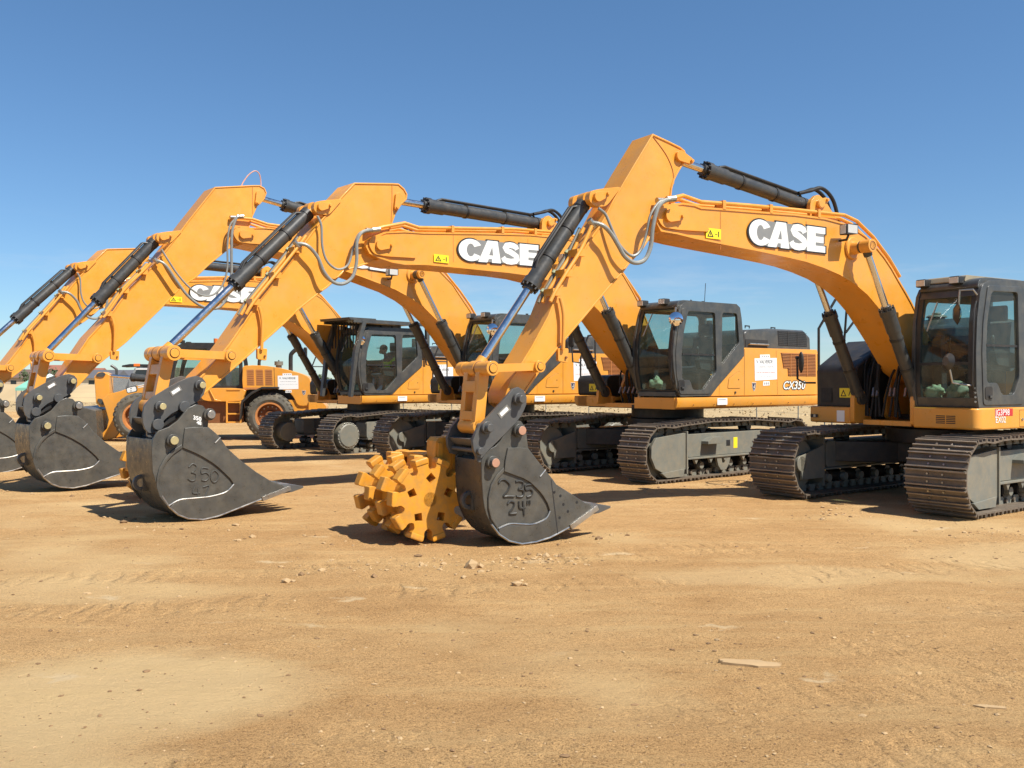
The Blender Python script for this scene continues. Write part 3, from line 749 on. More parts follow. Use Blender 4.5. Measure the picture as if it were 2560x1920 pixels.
    m = MB(); m.add([(xr + .1, y0 + .15, zr + .25), (xr + .1, y1 - .15, zr + .25), (xr + .13, y1 - .12, ztop - .2), (xr + .13, y0 + .12, ztop - .2)], [(0, 1, 2, 3)], 'glass'); m.build('rear_window', cab, recalc=False)
    # seat, consoles, levers, wiper, hand rail
    yc = (y0 + y1) / 2; sx = xr + .62
    m = MB(); m.plate(round_poly([(sx - .02, 1.86), (sx + .5, 1.88), (sx + .52, 2.0), (sx + .08, 1.98), (sx - .02, 2.55), (sx - .12, 2.56), (sx - .10, 1.9)], .05, 3), yc - .24, yc + .24, 'seat')
    m.plate(round_poly([(sx - .12, 2.58), (sx - .02, 2.58), (sx - .02, 2.80), (sx - .12, 2.80)], .04, 3), yc - .13, yc + .13, 'seat'); m.box(sx + .05, sx + .4, yc - .2, yc + .2, 1.55, 1.86, 'dark'); m.build('seat', cab, bevel=.02)
    m = MB()
    for s in (-1, 1):
        a, b = sorted((yc + s * .27, yc + s * .37)); m.plate(round_poly([(sx + .05, 1.9), (sx + .55, 1.95), (sx + .62, 2.12), (sx + .5, 2.16), (sx + .1, 2.10)], .04), a, b, 'dark')
        m.tube([(sx + .55, yc + s * .32, 2.14), (sx + .58, yc + s * .32, 2.28)], .018, 'black'); m.ball((sx + .59, yc + s * .32, 2.31), .03, .03, .045, 'black')
    m.plate(round_poly([(xf - .5, 1.55), (xf - .38, 1.55), (xf - .34, 2.35), (xf - .44, 2.38)], .03), y0 + .08, y0 + .22, 'dark')
    m.build('control_console', cab, bevel=.01)
    m = MB(); ym = y0 + .35
    m.tube([(fx(fz[1] - .05) + .005, ym, fz[1] - .05), (fx(fz[1] - .4) + .01, ym - .12, fz[1] - .45)], .010, 'steel'); m.build('wiper', cab)
    m = MB(); m.tube([(fx(fz[0] + .1) + .0, y1 - .04, fz[0] + .1), (fx(fz[0] + .3) + .05, y1 - .03, fz[0] + .2), (fx(fz[1] - .2) + .05, y1 - .03, fz[1] - .2), (fx(fz[1] - .1), y1 - .04, fz[1] - .08)], .013, 'black'); m.build('hand_rail', cab)
    if lights:
        for yy in (y0 + .03, y1 - .42):
            m = MB(); zx = ztop - .07; m.box(fx(ztop - .15) - .05, fx(ztop - .15) + .10, yy, yy + .16, zx - .02, zx + .09, 'black'); l = m.build('work_light', cab, bevel=.02)
            m = MB(); m.box(fx(ztop - .15) + .10, fx(ztop - .15) + .106, yy + .015, yy + .145, zx - .005, zx + .075, 'lens'); m.build('lamp_lens', l)
    if roofdust:
        m = MB(); m.plate(round_poly([(rx0 + .2, ztop + .0), (rx1 + .02, ztop - .05), (rx1 - .02, ztop + .035), (rx0 + .2, ztop + .04)], .02), y0 + .12, y1 - .25, 'roofdust'); m.build('roof_visor', cab, bevel=.015)
    m = MB(); m.cyl((rx0 + .5, yc, ztop - .01), (rx0 + .5, yc, ztop + .06), .03, 'black'); m.tube([(rx0 + .9, yc, ztop), (rx0 + .9, yc + .03, ztop + .05), (rx0 + .9, yc + .1, ztop)], .012, 'black'); m.build('roof_fitting', cab)
    for (mx, my, mz, rr, face, path) in mir:
        m = MB(); d = Vector(face).normalized(); c = Vector((mx, my, mz))
        m.cyl(c - d * .05, c, rr * .5, 'cyl', r1=rr, n=24); m.tube(path, .012, 'steel'); mm = m.build('mirror', cab)
        m = MB(); u = d.orthogonal().normalized(); w = d.cross(u); rings = []
        vs = [c + d * (rr * .3)]
        for k in range(1, 6):
            t = k / 5; vs += [c + d * (rr * .3 * (1 - t * t) + .001) + u * rr * .97 * t * math.cos(2 * math.pi * j / 24) + w * rr * .97 * t * math.sin(2 * math.pi * j / 24) for j in range(24)]
        fs = [(0, 1 + j, 1 + (j + 1) % 24) for j in range(24)] + [(1 + k * 24 + j, 1 + (k + 1) * 24 + j, 1 + (k + 1) * 24 + (j + 1) % 24, 1 + k * 24 + (j + 1) % 24) for k in range(4) for j in range(24)]
        m.add(vs, fs, 'mirror'); m.build('mirror_glass', mm)
    return cab

def front_x(prof, z):
    best = -9
    for i in range(len(prof)):
        a, b = prof[i], prof[(i + 1) % len(prof)]
        if min(a[1], b[1]) <= z <= max(a[1], b[1]) and abs(a[1] - b[1]) > 1e-6:
            best = max(best, a[0] + (b[0] - a[0]) * (z - a[1]) / (b[1] - a[1]))
    return best if best > -9 else max(p[0] for p in prof)

def paper_sign(name, parent, x, z, w, h, y, lines, tilt=0., tabs=True):
    """white notice stuck on a panel"""
    mb = MB()
    def pt(u, v): return (x - u * w, z + v * h + tilt * u)
    def put(u, v, t): p = pt(u, v); return (p[0], y + .003 + t, p[1])
    rnd = random.Random(5)
    quad = [pt(0, 0), pt(1, .03), pt(.985, 1), pt(-.02, .985)]
    mb.plate(quad, y, y + .003, 'white')
    if tabs:
        mb.plate([pt(.22, .98), pt(.68, .99), pt(.66, 1.16), pt(.22, 1.15)], y, y + .0034, 'white'); mb.plate([pt(.36, -.24), pt(.66, -.23), pt(.66, -.04), pt(.37, -.04)], y, y + .003, 'white')
        for k in range(4): mb.plate([pt(.30 + k * .09, 1.04), pt(.345 + k * .09, 1.04), pt(.345 + k * .09, 1.11), pt(.30 + k * .09, 1.11)], y, y + .0042, 'inkgrey')
        for k in range(3): mb.plate([pt(.41 + k * .08, -.19), pt(.46 + k * .08, -.19), pt(.46 + k * .08, -.09), pt(.41 + k * .08, -.09)], y, y + .004, 'inkgrey')
    for txt, u, v, s, mat, b in lines:
        if txt is None:     # print too small to read
            k = u
            while k < 1 - u:
                l = rnd.uniform(.02, .06); mb.plate([pt(k, v), pt(k + l, v), pt(k + l, v + s), pt(k, v + s)], y, y + .0042, mat); k += l + rnd.uniform(.012, .03)
        else:
            text_mesh(mb, txt, s, lambda a, bb, t: put(u + a / w, v + bb / h, .0008), mat, bold=b)
    return mb.build(name, parent)

def emblem(parent, x, z, y, s=.15):
    mb = MB(); sh = [(-.38, .5), (-.1, .40), (0, .46), (.1, .40), (.38, .5), (.34, .2), (.30, -.15), (.14, -.42), (0, -.52), (-.14, -.42), (-.30, -.15), (-.34, .2)]
    mb.plate([(x + u * s * 1.16, z + v * s * 1.12) for u, v in sh], y, y + .003, 'letter'); mb.plate([(x + u * s, z + v * s) for u, v in sh], y, y + .0045, 'navy')
    for bl in ([(-.18, .18), (-.06, .26), (-.05, .1), (-.15, .06)], [(.1, .0), (-.06, .06), (-.12, -.12), (.02, -.2), (.12, -.12)], [(-.1, -.28), (.1, -.3), (0, -.4)]):
        mb.plate([(x + u * s, z + v * s) for u, v in bl], y, y + .006, 'letter')
    return mb.build('emblem', parent)

# ------------------------------------------------------------------ upper structure of the three big machines
def big_upper(root, signname=True):
    parts = []
    m = MB()
    # side sills with rounded lower edge, front and rear cross members
    for s in (1, -1):
        sec = [(s * 1.49, 1.44), (s * 1.50, 1.36), (s * 1.47, 1.27), (s * 1.40, 1.235), (s * 1.15, 1.235), (s * 1.15, 1.44)]
        m.plate(sec, -3.0, 1.55 if s > 0 else 1.08, 'orange', plane='yz')
    m.box(1.50, 1.56, .52, 1.44, 1.24, 1.44, 'orange'); m.box(1.02, 1.08, -1.40, -.45, 1.24, 1.44, 'orange')
    m.box(-3.0, 1.02, -1.15, 1.15, 1.22, 1.30, 'dark'); m.box(1.02, 1.5, .4, 1.15, 1.22, 1.30, 'dark'); m.box(-3.0, 1.48, .52, 1.16, 1.36, 1.43, 'orange'); m.box(-3.0, 1.03, -1.16, -.45, 1.36, 1.43, 'orange')
    m.box(1.0, 1.30, -.44, .5, 1.24, 1.32, 'orange')
    for k in range(7): m.cyl((1.1 - k * .6, 1.49, 1.31), (1.1 - k * .6, 1.502, 1.31), .012, 'brown', n=8)
    parts.append(m.build('deck', root, bevel=.008))
    # boom brackets, pump and hose clutter in the middle bay
    m = MB()
    for y in (.36, -.36): m.plate(round_poly([(-.2, 1.3), (.9, 1.3), (.95, 1.6), (.72, 2.05), (.45, 2.08), (.1, 1.7)], .08, 3), y - .03, y + .03, 'orange')
    for y in (.52, -.52): m.plate(round_poly([(1.0, 1.3), (1.45, 1.3), (1.42, 1.58), (1.28, 1.68), (1.12, 1.6)], .05, 3), y - .03, y + .03, 'orange')
    m.cyl((.6, -.42, 1.95), (.6, .42, 1.95), .09, 'orange')
    m.box(-.9, -.35, -.5, .5, 1.3, 2.2, 'dark'); m.cyl((-.05, 0, 1.3), (-.05, 0, 1.8), .24, 'dark'); m.box(-.3, .2, -.5, -.36, 1.3, 1.9, 'black'); m.box(-.4, .9, .40, .5, 1.3, 2.1, 'dark')
    rnd = random.Random(2)
    for k in range(12):
        y = rnd.uniform(-.42, .42); y2 = y + rnd.uniform(-.2, .2)
        m.tube([(-.4, y, 1.55 + rnd.random() * .4), (.2, y, 1.9 + rnd.random() * .3), (.75, y2, 2.1 + rnd.random() * .25), (1.05, y2, 1.75 + rnd.random() * .3), (1.0, y2 + .04, 1.3)], .018, 'rubber', smooth=4)
    for k in range(5):
        y = -.25 + k * .11; m.cyl((1.06, y, 1.62), (1.12, y, 1.50), .024, 'steel', n=8)
    parts.append(m.build('boom_bracket', root))
    # left body behind the cab
    m = MB(); zt = 2.36
    body = [(.625, 1.455), (.35, 1.69), (-.40, 2.21), (-.41, zt - .06), (-.43, zt - .02), (-.50, zt), (-3.0, zt + .02), (-3.02, 1.455)]
    m.plate(body, 1.02, 1.47, 'orange'); m.plate([(-.46, 1.455), (-.46, zt - .03), (-3.0, zt - .01), (-3.0, 1.455)], -1.02, 1.02, 'orange')
    sp = m.build('side_panel', root, bevel=.012, seg=2); parts.append(sp)
    m = MB(); m.plate([(-.6, 1.455), (-.6, zt), (-3.0, zt + .02), (-3.02, 1.455)], -1.47, -1.02, 'orange'); m.box(-.6, .25, -1.45, -.55, 1.455, 1.8, 'orange'); parts.append(m.build('side_panel', root, bevel=.05, seg=4))
    # shut lines: brown strips laid on the panel for the dark gaps, and the storage door
    m = MB(); y = 1.4705
    for x, w in ((-.46, .012), (-1.56, .008)): m.plate([(x, 1.47), (x + w, 1.47), (x + w + (.05 if x < -1 else 0), 2.33), (x + (.05 if x < -1 else 0), 2.33)], y, y + .001, 'brown')
    m.plate([(.32, 1.47), (.326, 1.47), (.326, 1.66), (.32, 1.66)], y, y + .001, 'brown'); m.build('shut_line', sp)
    sd = round_poly([(-.325, 1.60), (-.325, 1.90), (-.27, 1.915), (.03, 1.78), (.07, 1.60)], .03, 3)
    m = MB(); m.plate(sd, y - .004, y + .008, 'orange'); sdo = m.build('storage_door', sp, bevel=.004)
    m = MB(); m.plate([(p[0] * 1.0 + (.006 if p[0] > -.1 else -.006), p[1] + (.006 if p[1] > 1.75 else -.006)) for p in sd], y - .003, y + .0015, 'brown'); m.cyl((-.26, y, 1.76), (-.26, y + .012, 1.76), .012, 'black', n=8); m.build('door_gap', sdo)
    m = MB(); m.cyl((-.16, y, 1.52), (-.16, y + .015, 1.52), .022, 'black', n=10); m.build('door_lock', sp)
    # orange louvred vent
    gv = [(-1.66, 2.29), (-2.93, 2.29), (-2.95, 1.83), (-1.93, 1.83), (-1.90, 1.99), (-1.76, 1.99)]
    m = MB(); m.plate(gv, y, y + .002, 'brown')
    for k in range(15):
        z = 1.85 + k * .030; xa = -1.92 if z < 1.99 else -1.68 - (2.29 - z) * .25
        m.box(-2.93, xa, y, y + .014, z, z + .012, 'ventorange')
    for x in (-2.0, -2.3, -2.6): m.box(x - .008, x + .008, y, y + .018, 1.84, 2.28, 'ventorange')
    m.build('vent_grille', sp)
    # counterweight and engine hood
    m = MB(); out = [(-3.02, -1.46), (-3.02, 1.46), (-3.2, 1.44), (-3.38, 1.2), (-3.5, .7), (-3.53, 0), (-3.5, -.7), (-3.38, -1.2), (-3.2, -1.44)]
    m.plate(out, 1.24, 2.36, 'orange', plane='xy'); parts.append(m.build('counterweight', root, bevel=.10, seg=4))
    hd = [(-.98, 2.37), (-.98, 2.66), (-1.06, 2.73), (-1.85, 2.79), (-3.10, 2.80), (-3.36, 2.66), (-3.38, 2.37)]
    m = MB(); m.plate(hd, -.55, 1.10, 'grey'); hood = m.build('engine_hood', root, bevel=.05, seg=3); parts.append(hood)
    m = MB(); gq = [(-2.12, 2.755), (-3.12, 2.765), (-3.22, 2.62), (-3.22, 2.45), (-2.16, 2.45)]; y = 1.101; m.plate(gq, y, y + .002, 'ink')
    for k in range(8): z = 2.475 + k * .036; m.box(-3.19, -2.16, y, y + .010, z, z + .009, 'cyl')
    for x in (-2.5, -2.85): m.box(x - .006, x + .006, y, y + .012, 2.46, 2.75, 'cyl')
    m.build('hood_grille', hood)
    m = MB(); m.plate([(-1.02, 2.39), (-1.02, 2.55), (-1.78, 2.55), (-1.78, 2.39)], y, y + .003, 'dark'); m.tube([(-1.1, 1.10, 2.44), (-1.1, 1.14, 2.46), (-1.75, 1.14, 2.46), (-1.75, 1.10, 2.44)], .012, 'steel')
    m.build('hood_hatch', hood)
    for x in (-1.3, -2.2): m = MB(); m.tube([(x, .9, 2.78), (x, .9, 2.83), (x - .14, .9, 2.83), (x - .14, .9, 2.78)], .010, 'black'); m.build('hood_handle', hood)
    m = MB(); m.cyl((-1.6, -.2, 2.75), (-1.6, -.2, 3.0), .07, 'black'); parts.append(m.build('exhaust_pipe', root))
    # dark tool box at the right front, rails and its mirror
    m = MB(); m.plate(round_poly([(1.04, 1.45), (1.06, 1.76), (.98, 1.84), (.6, 1.86), (.2, 1.86), (.2, 1.45)], .06, 4), -1.42, -.62, 'black'); tb = m.build('tool_box', root, bevel=.03); parts.append(tb)
    m = MB()
    # label on the front of the box
    def q(u, v): return (-1.10 + u * .28, 1.53 + v * .15)
    m.plate([q(0, 0), q(1, 0), q(1, 1), q(0, 1)], 1.048, 1.064, 'label', plane='yz'); m.plate([q(.08, .15), q(.45, .15), q(.27, .8)], 1.064, 1.0655, 'ink', plane='yz', holes=[[q(.17, .25), q(.37, .25), q(.27, .6)]])
    m.plate([q(.6, .2), q(.66, .2), q(.76, .8), q(.7, .8)], 1.064, 1.0655, 'ink', plane='yz'); m.build('warning_label', tb)
    m = MB(); m.tube([(1.0, -1.40, 1.45), (1.0, -1.40, 2.2), (.8, -1.38, 2.65), (.3, -1.38, 2.72), (.1, -1.38, 2.3)], .018, 'black'); m.tube([(.6, -1.38, 1.8), (.6, -1.38, 2.68)], .016, 'black'); m.tube([(1.0, -1.4, 2.2), (.6, -1.38, 2.2)], .014, 'black'); parts.append(m.build('hand_rail', root))
    m = MB(); m.tube([(1.0, -1.4, 2.1), (1.1, -1.52, 2.12), (1.1, -1.55, 2.45)], .014, 'black'); m.plate(round_poly([(-1.63, 2.42), (-1.50, 2.42), (-1.50, 2.72), (-1.63, 2.72)], .05), 1.08, 1.12, 'black', plane='yz'); parts.append(m.build('mirror', root, bevel=.01))
    return parts, sp

big_prof = [(1.47, 1.462), (1.58, 1.62), (1.655, 1.95), (1.675, 2.24), (1.62, 2.6), (1.52, 2.92), (1.46, 3.04), (1.33, 3.11), (.6, 3.15), (-.17, 3.16), (-.28, 3.10), (-.33, 2.9), (-.405, 2.37), (-.405, 2.20), (.344, 1.68), (.61, 1.462)]
big_door = round_poly([(1.50, 1.50), (1.59, 1.85), (1.61, 2.24), (1.55, 2.6), (1.42, 3.01), (.42, 3.05), (.36, 1.74), (.64, 1.50)], .06, 3)
big_dwin = round_poly([(1.43, 1.75), (1.22, 1.75), (1.14, 1.575), (.83, 1.575), (.455, 1.9), (.50, 2.965), (1.27, 2.955), (1.40, 2.55), (1.45, 2.2)], .06, 4)
big_rwin = round_poly([(.265, 2.98), (-.185, 2.985), (-.255, 2.44), (.285, 2.02)], .06, 4)

V_LINES = [('V. VALVERDE', .06, .76, .094, 'ink', .001), ('CONSTRUCTION INC', .14, .56, .055, 'inkgrey', .0), (None, .07, .33, .045, 'inkred', 0), (None, .22, .16, .02, 'inkgrey', 0)]

def big_machine(label, cpos, heading, loc_z=0., undercar=None, upper=None, drive_front=False):
    h = R(180 + heading)
    root = empty('excavator', (cpos[0], cpos[1], loc_z), h)
    tag(root, label, 'excavator', 'excavators parked in a row')
    return root

S_ = 1.0625
def E_pos(x, y, h, fwd=0., left=0.):
    a = R(h); fw = Vector((-math.cos(a), -math.sin(a))); lf = Vector((math.sin(a), -math.cos(a))); p = Vector((x * S_, y * S_)) + fw * fwd + lf * left
    return (p.x, p.y)

# ============================================================ second machine in the row (the pattern for the two behind it)
ex2 = big_machine('orange excavator with a round convex mirror on its cab and a bucket chalked 350', E_pos(2.87, 17., 41), 41)
TR2 = make_undercarriage(ex2, 2.03, 2.6, .62, .40, .10)
UP2, panel2 = big_upper(ex2)
cab2 = make_cab(ex2, big_prof, .56, 1.50, big_door, big_dwin, big_rwin, (1.58, 2.98),
    [(1.62, 1.52, 2.80, .125, (.75, .62, .05), [(1.50, 1.47, 2.97), (1.60, 1.50, 3.0), (1.62, 1.50, 2.82)])], midbar=None)
m = MB(); m.tube([(-.12, .8, 3.15), (-.16, .8, 3.6)], .006, 'black', n=5); m.build('aerial', cab2)
sg2 = paper_sign('notice', panel2, -.79, 1.74, .74, .43, 1.472, V_LINES, .015)
emblem(panel2, -.76, 1.63, 1.472)
m = MB(); put = lambda a, b, t: (-1.72 - a, 1.474 + t, 1.575 + b)
text_mesh(m, 'CX350', .225, put, 'ink', bold=.018, shear=.25, sx=1.22); text_mesh(m, 'CX350', .225, lambda a, b, t: (-1.72 - a, 1.477, 1.575 + b), 'letter', bold=.004, shear=.25, sx=1.22); m.build('model_lettering', panel2)
m = MB(); m.plate([(.42, 1.30), (.42, 1.42), (.12, 1.42), (.12, 1.30)], 1.499, 1.503, 'white'); m.plate([(.39, 1.385), (.17, 1.385), (.17, 1.40), (.39, 1.40)], 1.503, 1.504, 'inkgrey'); m.build('sill_label', UP2[0])

P_boom2 = [(6.983, 3.80), (7.06, 3.74), (7.09, 3.65), (7.03, 3.555), (6.865, 3.505), (6.647, 3.46), (6.424, 3.445), (6.034, 3.475), (5.482, 3.481), (4.9, 3.482), (4.381, 3.484), (3.9, 3.47), (3.45, 3.42), (3.05, 3.33), (2.719, 3.213), (2.40, 3.06), (2.10, 2.86), (1.78, 2.56), (1.45, 2.25), (1.176, 2.06), (.893, 1.85), (.721, 1.79), (.50, 1.80), (.428, 1.95), (.546, 2.2), (.778, 2.55), (.98, 2.88), (1.16, 3.16), (1.36, 3.40), (1.60, 3.66), (1.877, 3.88), (2.24, 4.05), (2.719, 4.165), (3.179, 4.19), (3.909, 4.165), (4.9, 4.08), (5.5, 4.02), (6.081, 3.965), (6.424, 3.947), (6.75, 3.90)]
PIPE2 = [(6.97, 3.90), (6.78, 3.97), (6.398, 4.07), (6.147, 4.03), (4.768, 4.165), (4.2, 4.22), (3.3, 4.265), (2.6, 4.23), (1.92, 3.96), (1.467, 3.56), (1.15, 3.27), (1.11, 3.14)]
make_boom(ex2, P_boom2, .32, (6.87, 3.69), 175, PIPE2, (.6, 1.95), (2.74, 3.70), (3.36, 4.43), (5.89, 3.535, .28, .12, 0.), (5.42, 3.74, 3.60, 3.95, .045), lamp=(3.25, 3.80))
BOOM2 = [o for o in ex2.children if o.name.startswith('boom') and not o.name.startswith('boom_b')]
P_stick2 = [(7.228, 4.56), (6.583, 4.645), (6.471, 4.655), (6.369, 4.594), (6.313, 4.517), (6.324, 4.44), (6.415, 4.353), (6.46, 4.291), (6.527, 4.189), (6.583, 4.051), (6.638, 3.915), (6.66, 3.70), (6.74, 3.52), (7.0, 3.42), (7.384, 3.28), (7.526, 3.143), (7.667, 3.026), (7.737, 2.978), (8.115, 2.685), (8.285, 2.522), (8.953, 1.948), (9.35, 1.62), (9.43, 1.55), (9.53, 1.56), (9.60, 1.66), (9.354, 1.907), (9.113, 2.19), (8.848, 2.564), (8.724, 2.754), (8.415, 3.129), (8.115, 3.497), (7.923, 3.759), (7.766, 3.961), (7.445, 4.329)]
FL2 = [(7.98, 3.68), (8.115, 3.497), (8.415, 3.129), (8.724, 2.754), (8.848, 2.564)]
k0 = len(ex2.children)
make_stick(ex2, P_stick2, .24, (6.48, 4.45), (7.783, 4.139), (6.854, 3.686), (9.136, 2.047), FL2, (-75, 165), [(6.585, 4.635), (6.585, 4.35), (6.60, 4.08)])
hyd('bucket_cylinder', ex2, (7.783, 4.139), (9.871, 2.066), .545, .092, .052, 0.)
hyd('stick_cylinder', ex2, (3.36, 4.43), (6.48, 4.45), .79, .098, .054, 0.)
for s in (1, -1): hyd('boom_cylinder', ex2, (1.28, 1.52), (2.74, 3.70), .66, .092, .050, s * .50, pipes=(s > 0), eye='cyl')
hoses(ex2, [(7.859, 4.003), (7.8, 3.87), (7.79, 3.591), (7.721, 3.387), (7.561, 3.286), (7.399, 3.361), (7.317, 3.601), (7.234, 3.807), (7.087, 3.877), (6.97, 3.89)],
      [(8.184, 3.588), (8.051, 3.567), (7.898, 3.427), (7.8, 3.227), (7.662, 3.098), (7.502, 3.084), (7.36, 3.191), (7.299, 3.41), (7.299, 3.677), (7.216, 3.828), (7.027, 3.884), (6.95, 3.90)], .30, .38)
make_linkage(ex2, (9.136, 2.047), (9.871, 2.066), (10.002, 1.412), .27, .76)
P_cp2 = [(10.2, 1.316), (10.183, 1.414), (10.124, 1.49), (10.037, 1.555), (9.893, 1.643), (9.747, 1.721), (9.632, 1.767), (9.54, 1.788), (9.458, 1.762), (9.417, 1.71), (9.411, 1.642), (9.441, 1.55), (9.505, 1.477), (9.586, 1.427), (9.678, 1.389), (9.758, 1.362), (9.848, 1.319), (9.937, 1.244), (9.982, 1.178), (10.026, 1.113), (10.08, 1.082), (10.135, 1.09), (10.178, 1.141), (10.2, 1.218)]
make_coupler(ex2, P_cp2, .25, [(9.504, 1.671, .042, 'pinbrass', .13), (10.002, 1.412, .042, 'pinbrass', .13), (9.70, 1.40, .045, 'coupler', .03), (10.03, 1.19, .045, 'coupler', .03)], (9.80, 1.60, 148), (10.05, 1.33))
P_bk2 = [(8.416, .29), (8.766, .19), (9.111, .092), (9.344, .025), (9.539, 0.0), (9.73, .03), (9.854, .088), (9.962, .19), (10.053, .333), (10.12, .48), (10.16, .64), (10.17, .854), (10.159, 1.02), (10.114, 1.093), (10.084, 1.122), (9.962, 1.164), (9.854, 1.237), (9.792, 1.312), (9.73, 1.388), (9.635, 1.433), (9.539, 1.416), (9.474, 1.336), (9.466, 1.227), (9.474, 1.148), (9.344, 1.034), (9.228, .87), (9.043, .701), (8.836, .543), (8.643, .42), (8.443, .34)]
P_top2 = [(9.80, .905), (9.792, 1.02), (9.775, 1.145), (9.66, 1.155), (9.474, 1.148), (9.344, 1.034), (9.228, .87), (9.043, .701), (8.836, .543), (8.643, .42), (8.5, .35), (8.44, .30), (8.766, .195), (9.111, .097), (9.344, .030), (9.539, .006), (9.73, .036), (9.854, .094), (9.955, .19), (9.90, .245), (9.80, .265), (9.66, .268), (9.50, .272), (9.36, .285), (9.25, .315), (9.18, .36), (9.144, .411), (9.20, .49), (9.28, .57), (9.36, .645), (9.442, .708), (9.56, .785), (9.68, .85)]
P_rib2 = [(9.80, .905), (9.90, .84), (9.98, .76), (10.04, .66), (10.075, .55), (10.08, .45), (10.05, .335), (9.975, .21), (9.99, .20), (10.085, .33), (10.12, .45), (10.115, .56), (10.085, .68), (10.02, .79), (9.93, .88), (9.81, .95)]
P_arc2 = P_top2
W350 = [[(9.72, .66), (9.67, .70), (9.62, .66), (9.66, .60), (9.69, .595), (9.63, .57), (9.64, .50), (9.69, .49), (9.73, .52)], [(9.47, .63), (9.55, .64), (9.56, .575), (9.50, .58), (9.46, .53), (9.50, .48), (9.56, .49)], [(9.39, .60), (9.34, .55), (9.35, .48), (9.40, .45), (9.44, .50), (9.43, .57), (9.39, .60)],
        [(9.64, .42), (9.67, .34), (9.58, .33)], [(9.60, .38), (9.61, .28)], [(9.54, .40), (9.46, .41), (9.52, .28)]]
make_bucket(ex2, P_bk2, .46, [(9.469, 1.306, .052, 'steel'), (9.93, 1.001, .052, 'pinbrass')], P_arc2, (0, 12), [(9.144, .411), (9.25, .32), (9.45, .28), (9.65, .275), (9.84, .27), (9.97, .21)], 5, W350, weldmat='weldfaint', rib=P_rib2)
m = MB()
text_mesh(m, '350', .07, lambda a, b, t: (9.665 - a, .4615, 1.25 + b - .25 * a), 'white', bold=.002); text_mesh(m, '48', .06, lambda a, b, t: (9.62 - a, .4615, 1.19 + b - .25 * a), 'white', bold=.002)
bk2 = [o for o in ex2.children if o.name.startswith('bucket') and o.type == 'MESH' and o.name.split('.')[0] == 'bucket'][0]; m.build('chalk_number', bk2)

# ------------------------------------------------------------ the two machines behind it
def by(root, *names): return [o for o in root.children if o.name.split('.')[0] in names]
ex3 = big_machine('orange excavator with the longest stick and a wire loop on top of it', E_pos(-.17, 19.9, 41), 41)
for o in by(ex2, 'track_frame', 'carbody', 'deck', 'boom_bracket', 'side_panel', 'counterweight', 'engine_hood', 'exhaust_pipe', 'tool_box', 'hand_rail', 'mirror', 'cab'): copy_part(o, ex3)
for o in by(ex2, 'quick_coupler', 'bucket_link', 'guide_link', 'bucket'): copy_part(o, ex3, (-.13, 0, .055 if o.name.split('.')[0] != 'bucket' else .03))
def drop(o):
    for c in list(o.children): drop(c)
    bpy.data.objects.remove(o)
for o in list(ex3.children):
    for c in list(o.children):
        if c.name.split('.')[0] in ('model_lettering', 'aerial', 'weld_number', 'chalk_number'): drop(c)
P_boom3 = [(6.60, 4.50), (6.664, 4.42), (6.685, 4.33), (6.636, 4.255), (6.54, 4.225), (6.29, 4.205), (6.063, 4.18), (5.6, 4.10), (5.0, 4.00), (4.374, 3.884), (4.0, 3.80), (3.602, 3.70), (3.2, 3.60), (2.791, 3.44), (2.45, 3.25), (2.15, 3.02), (1.85, 2.72), (1.5, 2.32), (1.2, 2.02), (.893, 1.85), (.721, 1.79), (.50, 1.80), (.428, 1.95), (.58, 2.3), (.78, 2.62), (.95, 2.88), (1.11, 3.10), (1.252, 3.30), (1.482, 3.56), (1.72, 3.83), (2.085, 4.10), (2.6, 4.29), (3.2, 4.40), (3.9, 4.47), (4.7, 4.53), (5.3, 4.555), (5.745, 4.55), (5.977, 4.565), (6.29, 4.53)]
PIPE3 = [(6.62, 4.68), (6.30, 4.69), (6.0, 4.63), (5.3, 4.62), (4.2, 4.56), (3.0, 4.44), (2.35, 4.28), (1.9, 4.05), (1.5, 3.68), (1.2, 3.36), (1.02, 3.10)]
make_boom(ex3, P_boom3, .32, (6.50, 4.38), 178, PIPE3, (.6, 1.95), (2.76, 3.93), (3.05, 4.75), (5.55, 4.12, .28, .12, 0.), (5.05, 3.40, 4.03, 4.37, -.08), lamp=(3.38, 3.92))
P_stick3 = [(6.979, 5.189), (6.259, 5.323), (6.125, 5.342), (6.024, 5.303), (5.981, 5.215), (6.024, 5.102), (6.11, 4.997), (6.167, 4.95), (6.238, 4.795), (6.295, 4.669), (6.33, 4.5), (6.37, 4.33), (6.45, 4.22), (6.70, 4.12), (7.059, 3.811), (7.334, 3.533), (7.578, 3.352), (7.939, 2.957), (8.507, 2.377), (8.971, 1.98), (9.25, 1.66), (9.32, 1.60), (9.42, 1.61), (9.49, 1.72), (9.497, 1.823), (9.108, 2.443), (8.772, 2.83), (8.507, 3.224), (8.20, 3.56), (8.003, 3.776), (7.866, 3.966), (7.679, 4.221), (7.463, 4.534)]
make_stick(ex3, P_stick3, .24, (6.14, 5.17), (7.914, 4.193), (6.504, 4.379), (9.049, 2.113), [(8.08, 3.70), (8.20, 3.56), (8.507, 3.224), (8.772, 2.83), (8.85, 2.74)], (-75, 165), [(6.262, 5.31), (6.262, 5.05), (6.262, 4.80)])
hyd('bucket_cylinder', ex3, (7.914, 4.193), (9.745, 2.11), .545, .092, .052, 0.)
hyd('stick_cylinder', ex3, (3.05, 4.75), (6.14, 5.17), .80, .098, .054, 0.)
for s in (1, -1): hyd('boom_cylinder', ex3, (1.28, 1.52), (2.76, 3.93), .60, .092, .050, s * .50, pipes=(s > 0), eye='cyl')
